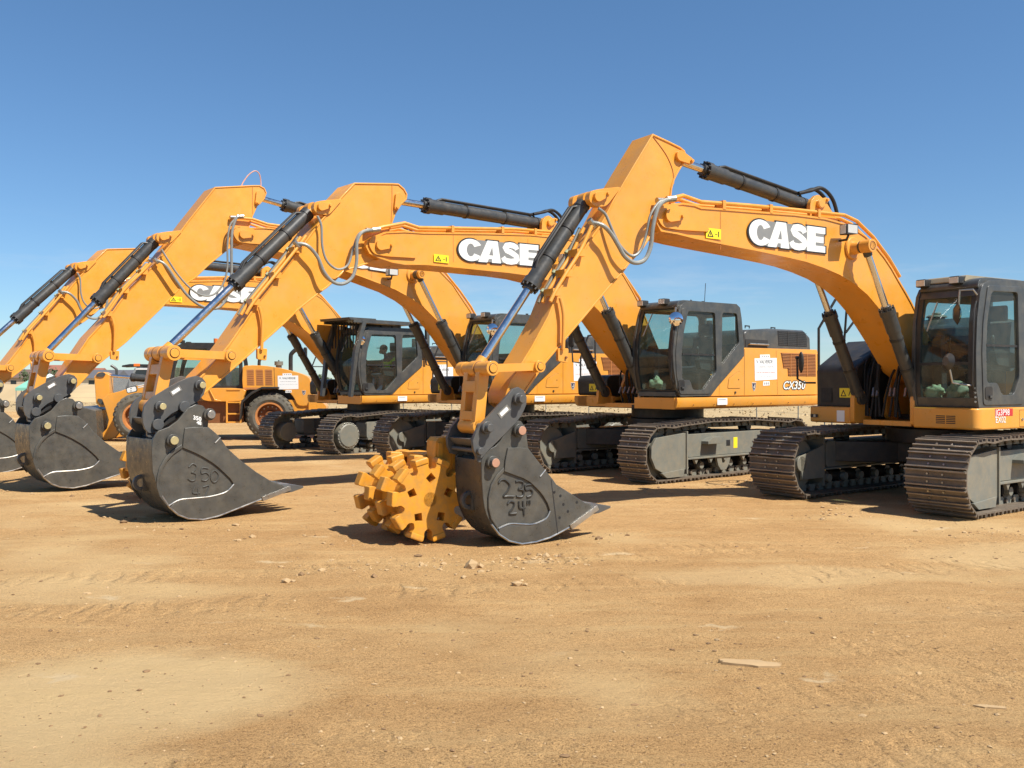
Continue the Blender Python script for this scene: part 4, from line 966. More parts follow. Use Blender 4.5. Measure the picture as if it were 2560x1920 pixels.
hoses(ex3, [(7.95, 3.98), (7.85, 3.82), (7.70, 3.60), (7.5, 3.38), (7.28, 3.24), (7.05, 3.26), (6.88, 3.45), (6.80, 3.75), (6.80, 4.15), (6.76, 4.5), (6.62, 4.68)],
      [(8.05, 3.78), (7.92, 3.72), (7.72, 3.45), (7.52, 3.20), (7.28, 3.04), (7.0, 3.02), (6.83, 3.22), (6.75, 3.6), (6.75, 4.05), (6.74, 4.4), (6.66, 4.65), (6.55, 4.69)], .30, .38)
m = MB(); m.tube([(6.38, 0, 5.30), (6.34, 0, 5.40), (6.24, .02, 5.55), (6.12, .03, 5.64), (6.03, .02, 5.60), (5.99, 0, 5.48), (5.985, 0, 5.33)], .011, 'copper', n=6, smooth=5); m.build('wire_loop', ex3)

ex4 = big_machine('orange excavator with a guard over its cab and an operator inside, furthest in the row', E_pos(-3.35, 23.7, 47, .48, .25), 47, -.06)
NAMES = ('deck', 'boom_bracket', 'side_panel', 'counterweight', 'engine_hood', 'exhaust_pipe', 'tool_box', 'hand_rail', 'mirror', 'cab', 'boom', 'stick', 'bucket_cylinder', 'stick_cylinder', 'boom_cylinder', 'stick_hose', 'guide_link', 'bucket_link', 'quick_coupler', 'bucket')
for o in by(ex2, *NAMES): copy_part(o, ex4)
for o in by(ex2, 'track_frame', 'carbody'):
    c = copy_part(o, ex4); c.rotation_euler = (0, 0, math.pi)
for o in list(ex4.children):
    for c in list(o.children):
        if c.name.split('.')[0] in ('model_lettering', 'weld_number', 'chalk_number', 'aerial'): drop(c)
for o in by(ex4, 'bucket', 'quick_coupler'): o.location.z = .05; o.location.x = -.20
m = MB()   # falling object guard
for y, yi in ((1.58, 1.0), (.42, 0)):
    m.plate(round_poly([(1.92, 1.42), (2.0, 1.42), (1.86, 2.55), (1.62, 3.28), (1.50, 3.28), (1.76, 2.5)], .03), y - .05, y + .05, 'grey'); m.plate(round_poly([(-.55, 2.38), (-.47, 2.38), (-.44, 3.28), (-.55, 3.28)], .02), y - .04, y + .04, 'grey')
m.box(-.58, 2.0, .40, 1.62, 3.28, 3.31, 'grey'); m.box(1.2, 2.02, .40, 1.60, 3.31, 3.34, 'grey')
m.box(-.56, 1.9, 1.56, 1.62, 3.22, 3.28, 'grey'); m.box(-.56, 1.9, .40, .46, 3.22, 3.28, 'grey')
for k in range(9): m.box(1.66, 1.69, .46 + k * .12, .475 + k * .12, 2.62, 3.26, 'black')
m.build('cab_guard', ex4, bevel=.012)

# ============================================================ nearest machine: the compact-tail excavator on the right
ex1 = tag(empty('excavator', (*E_pos(6.18, 13.28, 32), 0), R(212)), 'orange excavator with a dusty grey cab, lettered JG3P98 EX02, nearest in the row', 'excavator', 'excavators parked in a row')
make_undercarriage(ex1, 2.0, 2.5, .80, .40, .06, R(5))
m = MB()
front = [(1.47, 1.365), (1.47, 1.20), (1.43, 1.11), (1.36, 1.075), (-1.7, 1.075), (-1.7, 1.365)]
fl = [(x, y) for x, y in [(-1.7, 1.48), (1.34, 1.48), (1.42, 1.455), (1.465, 1.40), (1.475, 1.30), (1.475, .54), (-1.7, .54)]]
m.plate(fl, 1.075, 1.365, 'orange', plane='xy')
m.plate([(-1.7, -1.40), (1.22, -1.40), (1.33, -1.36), (1.38, -1.26), (1.39, -.56), (-1.7, -.56)], 1.085, 1.335, 'orange', plane='xy')
m.box(-1.7, 1.0, -.56, .54, 1.085, 1.15, 'orange')
dk = m.build('deck', ex1, bevel=.03, seg=3)
m = MB()
for s in range(2):
    for k in range(5): m.box(1.476, 1.479, .90 + s * .15, 1.03 + s * .15, 1.148 + k * .024, 1.160 + k * .024, 'ink')
m.build('vent_slot', dk)
m = MB()
for y, mat, z, tx in ((1.481, 'red', 1.262, 'JG3P98'), (1.481, None, 1.165, 'EX02')):
    if mat: m.plate([(1.055, 1.252), (1.055, 1.352), (.635, 1.352), (.635, 1.252)], y, y + .002, mat)
    text_mesh(m, tx, .118, lambda a, b, t: (1.05 - a, y + .0035, z + b), 'letter', bold=.0012, sx=.95)
m.build('fleet_number', dk)
m = MB(); m.plate([(.47, 1.10), (.47, 1.33), (-.3, 1.33), (-.3, 1.10)], 1.479, 1.482, 'brown', holes=[[(.465, 1.105), (.465, 1.325), (-.295, 1.325), (-.295, 1.105)]]); m.cyl((.40, 1.48, 1.20), (.40, 1.492, 1.20), .018, 'steel', n=12); m.build('deck_hatch', dk)
m = MB(); m.plate([(-.80, 1.11), (-.66, 1.11), (-.66, 1.28), (-.80, 1.28)], 1.392, 1.395, 'white', plane='yz')
m.box(1.39, 1.395, -1.30, -1.16, 1.16, 1.21, 'ink'); m.box(1.39, 1.397, -1.24, -1.20, 1.165, 1.205, 'steel'); m.build('deck_label', dk)
m = MB()
for y in (.30, -.30): m.plate(round_poly([(-.2, 1.15), (.9, 1.15), (.92, 1.45), (.7, 1.95), (.42, 1.98), (.1, 1.6)], .08, 3), y - .03, y + .03, 'orange')
for y in (.50, -.50): m.plate(round_poly([(1.0, 1.10), (1.42, 1.10), (1.42, 1.5), (1.33, 1.62), (1.18, 1.58)], .05, 3), y - .035, y + .035, 'orange')
m.box(.9, 1.30, -.40, .40, 1.08, 1.15, 'orange'); m.box(-.9, -.35, -.5, .5, 1.15, 2.2, 'dark'); m.box(-.9, .9, .40, .5, 1.15, 2.3, 'dark'); m.box(-.9, .95, -.53, -.43, 1.15, 2.35, 'dark')
rnd = random.Random(4)
for k in range(16):
    y = rnd.uniform(-.40, .36); y2 = y + rnd.uniform(-.3, .3)
    m.tube([(-.4, y, 1.45 + rnd.random() * .5), (.2, y, 1.9 + rnd.random() * .3), (.75, y2, 2.0 + rnd.random() * .25), (1.1, y2, 1.7 + rnd.random() * .3), (1.10 + rnd.random() * .1, y2 + rnd.uniform(-.1, .1), 1.2)], .017, 'rubber', smooth=4)
for k, y in enumerate((-.34, -.27, -.05, .02, .2)): m.cyl((1.13, y, 1.62), (1.20, y + .03, 1.50), .022, 'steel', n=8)
m.build('boom_bracket', ex1)
prof1 = [(1.40, 1.368), (1.455, 1.60), (1.465, 2.1), (1.44, 2.55), (1.37, 2.90), (1.30, 3.01), (1.15, 3.07), (.6, 3.10), (-.12, 3.12), (-.25, 3.05), (-.33, 2.6), (-.38, 2.1), (-.38, 1.368)]
cab1 = make_cab(ex1, prof1, .52, 1.465, round_poly([(1.31, 1.40), (1.345, 2.1), (1.32, 2.5), (1.21, 3.0), (.40, 3.02), (.34, 1.80), (.24, 1.62), (.36, 1.40)], .06, 3),
    round_poly([(1.235, 1.70), (.99, 1.70), (.88, 1.535), (.60, 1.535), (.46, 1.78), (.50, 2.94), (1.12, 2.92), (1.22, 2.55), (1.25, 2.15)], .06, 4),
    round_poly([(.20, 2.92), (-.20, 2.92), (-.26, 2.3), (.18, 2.0)], .06, 4), (1.50, 2.86),
    [(1.66, 1.20, 1.98, .115, (-.9, .25, -.1), [(1.42, 1.42, 1.66), (1.52, 1.36, 1.67), (1.60, 1.22, 1.70), (1.66, 1.20, 1.96)]),
     (1.52, 1.24, 2.62, .15, (-.66, .75, 0), [(1.40, 1.44, 2.86), (1.46, 1.42, 2.93), (1.50, 1.26, 2.93), (1.50, 1.24, 2.7)])], roofdust=True)
m = MB()
for k in range(4): m.cyl((1.44, 1.44, 1.45 + k * .06), (1.455, 1.45, 1.45 + k * .06), .014, 'steel', n=8)
m.build('hinge_bolt', cab1)
m = MB(); m.plate([(.33, 1.372), (.22, 1.62), (.10, 2.0), (-.2, 2.35), (-1.7, 2.35), (-1.7, 1.372)], 1.36, 1.475, 'orange'); m.box(-1.7, -.45, -1.35, 1.36, 1.372, 2.30, 'orange'); m.build('side_panel', ex1, bevel=.04, seg=3)
m = MB(); m.plate([(-1.65, -1.4), (-1.65, 1.4), (-1.85, 1.2), (-2.0, .6), (-2.0, -.6), (-1.85, -1.2)], 1.10, 2.25, 'orange', plane='xy'); m.build('counterweight', ex1, bevel=.1, seg=4)
m = MB(); m.plate([(-.45, 2.302), (-.35, 2.55), (-.6, 2.72), (-1.7, 2.66), (-1.7, 2.302)], -1.25, .45, 'grey'); m.cyl((-.75, -.55, 2.68), (-.75, -.55, 2.76), .13, 'frame'); m.cyl((-.75, -.55, 2.76), (-.75, -.55, 2.80), .17, 'frame', r1=.13); m.cyl((-.75, -.55, 2.80), (-.75, -.55, 2.84), .07, 'frame'); m.build('engine_hood', ex1, bevel=.04, seg=3)
# dark fuel tank cover at the right front with its label
m = MB(); m.plate([(1.27, 1.305), (1.29, 1.90), (1.22, 1.98), (.55, 2.36), (-.44, 2.42), (-.44, 1.305)], -1.29, -.535, 'black'); tk = m.build('tank_cover', ex1, bevel=.05, seg=3)
m = MB(); q = lambda u, v: (-.835 + u * .275, 1.475 + v * .145); X = 1.286
m.plate([q(0, 0), q(1, 0), q(1, 1), q(0, 1)], X - .01, X + .003, 'label', plane='yz'); m.plate([q(.08, .12), q(.46, .12), q(.27, .85)], X + .003, X + .0045, 'ink', plane='yz', holes=[[q(.16, .22), q(.38, .22), q(.27, .65)]])
m.plate([q(.6, .2), q(.65, .2), q(.78, .85), q(.72, .85)], X + .003, X + .0045, 'ink', plane='yz'); m.plate([q(.8, .4), q(.84, .4), q(.90, .6), q(.86, .62)], X + .003, X + .0045, 'ink', plane='yz'); m.build('warning_label', tk)
m = MB(); m.plate([(-1.18, 1.62), (-.98, 1.62), (-.98, 1.40), (-1.18, 1.40)], X - .01, X + .002, 'dark', plane='yz'); m.build('tank_hatch', tk)
m = MB()
m.tube([(1.20, -1.30, 1.305), (1.20, -1.30, 2.56), (.95, -1.18, 3.02), (.6, -1.02, 3.22), (.3, -.95, 3.24)], .020, 'black'); m.tube([(.75, -1.18, 2.25), (.75, -1.10, 3.15)], .018, 'black'); m.tube([(.75, -1.14, 2.5), (.35, -.98, 3.05), (.3, -.95, 3.24), (.3, -.95, 2.4)], .018, 'black'); m.build('hand_rail', ex1)
m = MB(); m.tube([(1.22, -1.34, 1.70), (1.3, -1.50, 1.70), (1.32, -1.62, 1.76), (1.32, -1.63, 2.08)], .015, 'black'); m.ball((1.32, -1.63, 2.10), .03, .03, .03, 'black'); m.plate(arc(0, 0, .001, 0, 300, 5), 0, .001, 'black') if False else None
m.ball((1.34, -1.53, 2.03), .035, .05, .17, 'black'); m.build('mirror', ex1)

P_boom1 = [(5.842, 3.755), (5.91, 3.66), (5.925, 3.56), (5.861, 3.472), (5.606, 3.46), (5.323, 3.43), (4.798, 3.395), (4.219, 3.36), (3.675, 3.32), (3.35, 3.29), (3.013, 3.235), (2.679, 3.16), (2.363, 3.05), (2.1, 2.92), (1.85, 2.74), (1.6, 2.50), (1.38, 2.28), (1.18, 2.06), (1.0, 1.86), (.75, 1.74), (.55, 1.70), (.40, 1.78), (.38, 1.92), (.5, 2.12), (.72, 2.40), (.92, 2.64), (1.10, 2.86), (1.23, 3.00), (1.39, 3.16), (1.55, 3.33), (1.72, 3.48), (1.93, 3.63), (2.148, 3.745), (2.363, 3.82), (2.627, 3.875), (2.987, 3.905), (3.579, 3.90), (4.2, 3.87), (4.8, 3.845), (5.22, 3.825), (5.323, 3.845), (5.526, 3.845), (5.685, 3.81)]
PIPE1 = [(5.80, 3.845), (5.49, 3.935), (5.20, 3.89), (4.4, 3.93), (3.54, 3.96), (2.56, 3.985), (2.30, 3.93), (1.95, 3.74), (1.6, 3.47), (1.35, 3.22)]
make_boom(ex1, P_boom1, .28, (5.76, 3.66), 178, PIPE1, (.55, 1.85), (2.42, 3.54), (3.0, 4.10), (5.15, 3.455, .25, .125, 0.), (4.42, 2.99, 3.435, 3.765, 0.), lamp=(2.70, 3.74))
P_stick1 = [(5.908, 4.632), (5.653, 4.578), (5.473, 4.535), (5.401, 4.499), (5.375, 4.441), (5.391, 4.363), (5.432, 4.32), (5.513, 4.211), (5.563, 4.129), (5.603, 4.019), (5.62, 3.90), (5.63, 3.75), (5.65, 3.60), (5.75, 3.50), (5.918, 3.433), (6.043, 3.275), (6.177, 3.147), (6.271, 3.06), (6.364, 2.952), (6.55, 2.779), (7.425, 1.913), (7.70, 1.58), (7.78, 1.46), (7.86, 1.43), (7.93, 1.48), (7.94, 1.58), (7.879, 1.724), (7.733, 1.925), (7.613, 2.09), (7.396, 2.433), (7.284, 2.679), (7.13, 2.897), (6.957, 3.134), (6.781, 3.374), (6.674, 3.50), (6.602, 3.612), (6.493, 3.796), (6.214, 4.199)]
make_stick(ex1, P_stick1, .19, (5.49, 4.42), (6.746, 3.791), (5.76, 3.66), (7.596, 1.875), [(6.80, 3.42), (6.957, 3.134), (7.13, 2.897), (7.284, 2.679), (7.36, 2.55)], (195, 160), [(5.90, 4.60), (5.70, 4.42), (5.59, 4.24), (5.575, 4.08)])
hyd('bucket_cylinder', ex1, (6.746, 3.791), (8.185, 1.85), .53, .082, .046, 0.)
hyd('stick_cylinder', ex1, (3.0, 4.10), (5.46, 4.44), .77, .088, .048, 0.)
for s in (1, -1): hyd('boom_cylinder', ex1, (1.28, 1.46), (2.42, 3.54), .60, .085, .046, s * .48, pipes=False, eye='cyl')
hoses(ex1, [(6.75, 3.66), (6.66, 3.60), (6.60, 3.48), (6.54, 3.36), (6.46, 3.24), (6.315, 3.15), (6.20, 3.22), (6.12, 3.42), (6.07, 3.63), (5.95, 3.79), (5.82, 3.835)],
      [(6.85, 3.49), (6.75, 3.46), (6.64, 3.38), (6.545, 3.255), (6.455, 3.13), (6.322, 3.065), (6.18, 3.11), (6.10, 3.27), (6.08, 3.48), (6.02, 3.70), (5.92, 3.80), (5.78, 3.845)], .24, .36)
make_linkage(ex1, (7.596, 1.875), (8.185, 1.85), (8.251, 1.239), .21, .62)
P_cp1 = [(8.296, .924), (8.356, .94), (8.393, 1.02), (8.401, 1.111), (8.356, 1.214), (8.296, 1.278), (8.113, 1.445), (7.98, 1.57), (7.92, 1.635), (7.85, 1.655), (7.78, 1.62), (7.745, 1.55), (7.75, 1.47), (7.785, 1.40), (7.83, 1.335), (7.885, 1.275), (7.98, 1.195), (8.10, 1.095), (8.22, 1.0)]
make_coupler(ex1, P_cp1, .30, [(7.864, 1.53, .042, 'coupler', .11), (8.251, 1.239, .042, 'coupler', .11), (8.33, 1.0, .024, 'coupler', .02)], (8.03, 1.40, 141), (8.25, 1.18))
P_bk1 = [(6.87, .29), (7.168, .135), (7.303, .085), (7.453, .035), (7.632, .005), (7.809, .0), (7.966, .045), (8.09, .125), (8.182, .235), (8.236, .339), (8.26, .42), (8.275, .511), (8.29, .70), (8.293, .903), (8.244, .993), (8.13, 1.041), (8.068, 1.091), (8.014, 1.169), (7.952, 1.273), (7.903, 1.298), (7.809, 1.296), (7.753, 1.228), (7.737, 1.134), (7.721, 1.012), (7.616, .873), (7.535, .788), (7.403, .645), (7.37, .602), (7.236, .525), (6.996, .385), (6.88, .34)]
P_arc1 = [(8.03, .775), (8.015, .90), (7.985, 1.02), (7.86, 1.02), (7.73, 1.005), (7.616, .873), (7.535, .788), (7.403, .645), (7.37, .602), (7.236, .525), (6.996, .385), (6.90, .33), (6.89, .30), (7.168, .142), (7.303, .091), (7.453, .041), (7.632, .012), (7.809, .007), (7.966, .052), (8.085, .13), (8.10, .18), (8.03, .205), (7.95, .217), (7.83, .205), (7.70, .19), (7.60, .20), (7.50, .24), (7.453, .321), (7.49, .41), (7.535, .476), (7.59, .54), (7.648, .592), (7.72, .65), (7.809, .695), (7.92, .735)]
P_rib1 = [(8.03, .775), (8.10, .71), (8.165, .62), (8.19, .52), (8.19, .41), (8.16, .30), (8.10, .20), (8.12, .19), (8.19, .29), (8.222, .41), (8.222, .53), (8.19, .65), (8.12, .75), (8.035, .82)]
W235 = [[(8.09, .657), (8.06, .69), (8.01, .686), (7.955, .63), (7.98, .57), (8.03, .515), (7.98, .512), (7.90, .505)], [(7.88, .66), (7.84, .665), (7.79, .645), (7.80, .60), (7.845, .58), (7.79, .56), (7.785, .515), (7.82, .495), (7.875, .505)], [(7.68, .622), (7.76, .612), (7.752, .566), (7.70, .572), (7.67, .54), (7.69, .50), (7.74, .488)],
        [(7.98, .43), (7.95, .46), (7.90, .44), (7.91, .39), (7.96, .33), (7.87, .325)], [(7.84, .45), (7.83, .38), (7.76, .375)], [(7.79, .45), (7.775, .30)], [(7.73, .45), (7.735, .41)], [(7.70, .45), (7.705, .41)]]
make_bucket(ex1, P_bk1, .29, [(7.855, 1.2, .048, 'pincopper'), (8.179, .877, .048, 'pincopper')], P_arc1, (0, 13), [(7.453, .321), (7.50, .25), (7.60, .21), (7.70, .198), (7.83, .212), (7.95, .225), (8.03, .21), (8.10, .187)], 3, W235, rib=P_rib1)
m = MB()
for u, v in ((7.40, .52), (7.32, .475), (7.28, .38), (7.10, .39), (7.22, .30), (7.33, .24)): m.cyl((u, .29, v), (u, .3135, v), .016, 'ink', n=10)
m.plate([(7.435, .652), (7.448, .66), (7.36, .065), (7.347, .065)], .29, .3125, 'ink')
bk1 = by(ex1, 'bucket')[0]; m.build('bolt_hole', bk1)

# ============================================================ padded compaction wheels
def compaction_wheel(loc, rz, label):
    root = tag(empty('compaction_wheel', loc, rz), label, 'compaction wheel', 'padded compaction wheels')
    root.scale = (.97, .97, .97); Rr = .375; zc = .47; nl = 10; W = 1.0
    m = MB(); m.cyl((0, -W, zc), (0, -.16, zc), .30, 'yellow', n=32); m.cyl((0, -.2, zc), (0, .0, zc), .09, 'yellow', n=24); m.build('drum', root, bevel=.01)
    for k in range(4):
        y = -.06 - k * (W - .06) / 3; ph = (k % 2) * 180 / nl + 4; pts = []
        for i in range(nl):
            a = 360 / nl * i + ph
            for da, r in ((-18, .318), (-14.5, .328), (-11, .352), (-10.5, .378), (-11.5, .41), (11.5, .41), (10.5, .378), (11, .352), (14.5, .328)): pts.append((r * math.cos(R(a + da)), zc + r * math.sin(R(a + da))))
        holes = []
        if k == 0:
            for i in range(5):
                a = 72 * i + 20; cx, cz = .235 * math.cos(R(a)), zc + .235 * math.sin(R(a)); holes.append([(cx + .062 * math.cos(R(a + t)), cz + .062 * math.sin(R(a + t))) for t in (0, 90, 180, 270)])
        m = MB(); m.plate(pts, y - .06, y + .06, 'yellow', holes=holes); rim = m.build('rim', root, bevel=.006)
        for i in range(nl):
            a = R(360 / nl * i + ph); c, s = math.cos(a), math.sin(a); mm = MB()
            vs = []
            for r, tw, ty in ((.398, .078, .070), (.445, .082, .074), (.464, .072, .066)):
                for u, v in ((-1, -1), (1, -1), (1, 1), (-1, 1)): vs.append((r * c - u * tw * s, y + v * ty, zc + r * s + u * tw * c))
            mm.add(vs, [(3, 2, 1, 0), (8, 9, 10, 11)] + [(o + i2, o + (i2 + 1) % 4, o + 4 + (i2 + 1) % 4, o + 4 + i2) for o in (0, 4) for i2 in range(4)], 'yellow'); mm.build('pad', rim, bevel=.006)
    m = MB()
    m.plate(round_poly([(.10, zc - .1), (-.12, zc - .12), (-.30, .85), (-.24, .95), (-.06, .95), (.02, .8)], .05, 3), -W - .06, -W - .02, 'yellow')
    m.plate([(-.10, .60), (-.13, 1.10), (-.17, 1.14), (-.33, 1.14), (-.38, 1.08), (-.37, .85), (-.40, .60)], -.34, -.12, 'yellow'); m.plate([(-.10, .88), (-.36, .88), (-.36, .94), (-.10, .94)], -W, -.34, 'yellow')
    m.plate([(-.125, .62), (-.20, .62), (-.20, 1.08), (-.15, 1.08)], -.12, -.09, 'yellow')
    m.build('mounting_bracket', root, bevel=.012)
    m = MB(); m.plate(round_poly([(-.32, .98), (-.44, .90), (-.56, .74), (-.50, .66), (-.34, .66)], .04, 3), -.13, -.09, 'yellow', holes=[arc(-.39, .74, .026, 0, 330, 10), arc(-.47, .74, .026, 0, 330, 10)]); m.build('pin_ear', root, bevel=.008)
    return root
compaction_wheel((-.87, 9.80, 0), math.atan2(-.53, -.85), 'yellow padded compaction wheel standing left of the bucket welded 235')
compaction_wheel((-4.85, 13.2, 0), math.atan2(-.64, -.77), 'yellow compaction wheel mostly hidden behind the bucket chalked 350')

# ============================================================ wheel loader behind the row
wl = tag(empty('wheel_loader', (-8.2, 28.5, 0), R(190)), 'orange wheel loader with grey tyres and three brown vents, behind the excavators', 'wheel loader')
m = MB(); hood = smooth_poly([(.02, 1.52), (.03, 2.05), (-.03, 2.21), (-.5, 2.22), (-.86, 2.18), (-1.3, 2.09), (-1.75, 1.95), (-1.93, 1.83), (-2.0, 1.55), (-2.07, 1.2), (-1.95, 1.02), (-1.6, 1.02), (-1.50, 1.18), (-1.36, 1.38), (-1.1, 1.50), (-.6, 1.52), (-.2, 1.50)], 2)
m.plate(hood, -1.0, 1.0, 'orange'); hd = m.build('hood', wl, bevel=.04, seg=3)
m = MB(); m.plate([(-1.2, .75), (-1.2, 1.18), (-2.1, 1.18), (-2.1, .75)], -.95, .95, 'orange'); m.plate(round_poly([(-1.9, .85), (-1.9, 1.18), (-2.2, 1.17), (-2.42, 1.02), (-2.42, .75)], .06, 3), -1.0, 1.05, 'orange'); m.build('rear_bumper', wl, bevel=.04, seg=3)
m = MB()
for k in range(3): x = -.10 - k * .265; m.plate(round_poly([(x, 1.62), (x + .02, 2.10), (x - .19, 2.10), (x - .22, 1.62)], .02), 1.0, 1.004, 'ventorange'); [m.box(x - .19, x - .01, 1.004, 1.010, 1.66 + j * .055, 1.675 + j * .055, 'brown') for j in range(8)]
m.plate([(-.90, 1.52), (-.915, 1.52), (-.89, 2.17), (-.875, 2.17)], 1.0, 1.003, 'brown'); m.build('hood_vent', hd)
m = MB(); m.box(-.0, -.86, 1.0, 1.006, 1.50, 1.56, 'ventorange'); m.build('hood_trim', hd)
paper_sign('notice', hd, -1.0, 1.50, .60, .42, 1.001, [('V. VALVERDE', .06, .74, .082, 'ink', .001), (None, .12, .55, .03, 'inkgrey', 0), (None, .08, .36, .02, 'inkgrey', 0)]); emblem(hd, -1.76, 1.40, 1.001, .13)
m = MB(); m.tube([(-1.33, .3, 2.0), (-1.33, .3, 2.50), (-1.37, .3, 2.62), (-1.50, .3, 2.74)], .065, 'black', n=14, smooth=5); m.build('exhaust_pipe', wl)
m = MB(); m.cyl((-.97, .3, 2.15), (-.97, .3, 2.24), .09, 'frame'); m.cyl((-.97, .3, 2.24), (-.97, .3, 2.36), .13, 'frame', n=18); m.cyl((-.97, .3, 2.36), (-.97, .3, 2.40), .02, 'black'); m.build('air_cleaner', wl)
m = MB(); m.tube([(-.01, .95, 1.6), (-.01, .95, 2.5)], .008, 'black', n=5); m.build('aerial', wl)
m = MB()
for s in (1, -1): a, b = sorted((s * 1.0, s * 1.35)); m.plate([(-1.04, 1.58), (-.55, 1.58), (-.24, 1.42), (.03, 1.17), (.09, .60), (.05, .60), (-.02, 1.12), (-.28, 1.36), (-.56, 1.52), (-1.04, 1.53)], a, b, 'black')
m.build('fender', wl, bevel=.008)
m = MB(); m.plate([(.0, .5), (.0, 1.5), (-.4, 1.53), (-.9, 1.53), (-1.3, 1.42), (-1.6, 1.1), (-1.6, .5)], -.74, .74, 'black'); m.build('arch_filler', wl)  # black block added so the wheel arches look dark inside
m = MB(); m.tube([(-.30, -.6, 2.0), (-.30, -.6, 2.36), (-.34, -.6, 2.45), (-.44, -.6, 2.52)], .05, 'black', n=12, smooth=4); m.build('intake_pipe', wl)
def wheel(root, x, y, z, r, w):
    m = MB(); n = 60; sec = [(r * .60, -w / 2), (r * .70, -w / 2 - .03), (r * .88, -w / 2), (r * .955, -w * .40), (r * .955, w * .40), (r * .88, w / 2), (r * .70, w / 2 + .03), (r * .60, w / 2)]; vs = []
    for i in range(n):
        a = 2 * math.pi * i / n; vs += [(x + rr * math.cos(a), y + yy, z + rr * math.sin(a)) for rr, yy in sec]
    k = len(sec); m.add(vs, [(i * k + j, i * k + (j + 1) % k, ((i + 1) % n) * k + (j + 1) % k, ((i + 1) % n) * k + j) for i in range(n) for j in range(k)], 'tyre')
    for i in range(26):
        for s in (-1, 1):
            a0 = 2 * math.pi * (i + (.5 if s > 0 else 0)) / 26; vs = []
            for (yy, rr, da) in ((0, r * .95, .10), (0, r, .10), (s * w * .36, r * .99, .0), (s * w * .36, r * .94, 0), (s * w * .52, r * .90, -.02), (s * w * .52, r * .84, -.02)):
                for t in (-.058, .058): a = a0 + da + t; vs.append((x + rr * math.cos(a), y + yy, z + rr * math.sin(a)))
            m.add(vs, [(2, 3, 5, 4), (4, 5, 9, 8), (0, 1, 3, 2), (8, 9, 11, 10), (0, 2, 4, 6), (1, 7, 5, 3), (6, 4, 8, 10), (7, 11, 9, 5)], 'tyre')
    ty = m.build('wheel', root)
    m = MB(); s = 1 if y > 0 else -1
    m.ring((x, y, z), (0, 1, 0), r * .60, r * .52, w * .98, 'ventorange', n=36); m.cyl((x, y + s * w * .05, z), (x, y + s * w * .12, z), r * .54, 'brown', n=36); m.cyl((x, y + s * w * .1, z), (x, y + s * w * .3, z), r * .26, 'brown', r1=r * .2, n=24)
    for i in range(14): a = 2 * math.pi * i / 14; p = (x + r * .4 * math.cos(a), z + r * .4 * math.sin(a)); m.cyl((p[0], y + s * w * .1, p[1]), (p[0], y + s * w * .17, p[1]), .022, 'steel', n=6)
    m.build('wheel_rim', ty)
for x in (-.78, 2.95):
    for y in (1.0, -1.0): wheel(wl, x, y, .70, .71, .50)
m = MB(); m.plate([(.02, 1.0), (.02, 1.52), (2.2, 1.52), (2.2, 1.1), (1.2, .8), (.3, .8)], -.8, .8, 'orange'); m.plate(smooth_poly([(.02, 1.52), (1.15, 1.52), (1.2, 1.3), (1.0, 1.16), (.1, 1.16), (-.02, 1.3)], 3), .8, 1.18, 'orange'); m.build('frame', wl, bevel=.03)
m = MB()
for z in (1.52, 1.14, .80, .55): m.box(.08, .46, 1.0, 1.2, z - .04, z, 'orange')
for x in (.07, .46): m.box(x - .025, x + .025, 1.14, 1.2, .5, 1.16, 'orange')
m.tube([(.95, 1.2, 1.5), (.8, 1.22, 1.2), (.62, 1.22, 1.16)], .02, 'orange'); m.build('ladder', wl, bevel=.008)
m = MB(); m.plate(round_poly([(.0, .50), (.0, 1.15), (1.7, 1.15), (1.9, .8), (1.6, .5)], .06, 3), .6, .99, 'brown'); m.build('battery_box', wl, bevel=.02)
m = MB(); pc = [(.05, 1.52), (.06, 2.3), (.15, 2.84), (.3, 2.90), (1.75, 2.90), (1.95, 2.80), (2.12, 2.1), (2.16, 1.52)]
for s in (1, -1):
    a, b = sorted((s * .78, s * .74)); m.plate(pc, a, b, 'black', holes=[round_poly([(.95, 1.62), (.95, 2.72), (.28, 2.72), (.16, 2.2), (.16, 1.62)], .05), round_poly([(2.04, 1.62), (2.0, 2.1), (1.82, 2.70), (1.08, 2.72), (1.08, 1.62)], .05)])
m.box(.2, 1.8, -.74, .74, 2.82, 2.89, 'black'); m.box(.04, .10, -.74, .74, 1.52, 1.8, 'black'); m.box(1.5, 2.12, -.74, .74, 1.5, 1.56, 'black'); m.box(.3, 1.9, -.74, .74, 2.7, 2.83, 'black')
lc = m.build('cab', wl, bevel=.02)
m = MB()
for s in (.76, -.76): m.add([(.15, s, 1.6), (2.05, s, 1.6), (1.85, s, 2.72), (.25, s, 2.72)], [(0, 1, 2, 3)], 'glass')
m.add([(2.13, -.72, 1.6), (2.13, .72, 1.6), (1.95, .72, 2.75), (1.95, -.72, 2.75)], [(0, 1, 2, 3)], 'glass'); m.build('window', lc, recalc=False)
m = MB(); m.plate(round_poly([(.5, 1.55), (1.0, 1.6), (1.0, 1.8), (.7, 1.8), (.62, 2.4), (.48, 2.4)], .05), -.25, .25, 'seat'); m.build('seat', lc)
m = MB(); [m.box(1.75 , 1.9, y, y + .16, 2.88, 2.98, 'black') for y in (.5, -.62)]; m.build('work_light', lc, bevel=.02)
m = MB(); m.cyl((.9, .3, 2.89), (.9, .3, 3.05), .06, 'amber'); m.build('beacon', lc)
m = MB(); m.tube([(2.1, .76, 1.7), (2.25, 1.1, 1.75), (2.2, 1.15, 2.05)], .015, 'black'); m.box(2.18, 2.22, 1.05, 1.22, 2.0, 2.3, 'black'); m.build('mirror', lc)
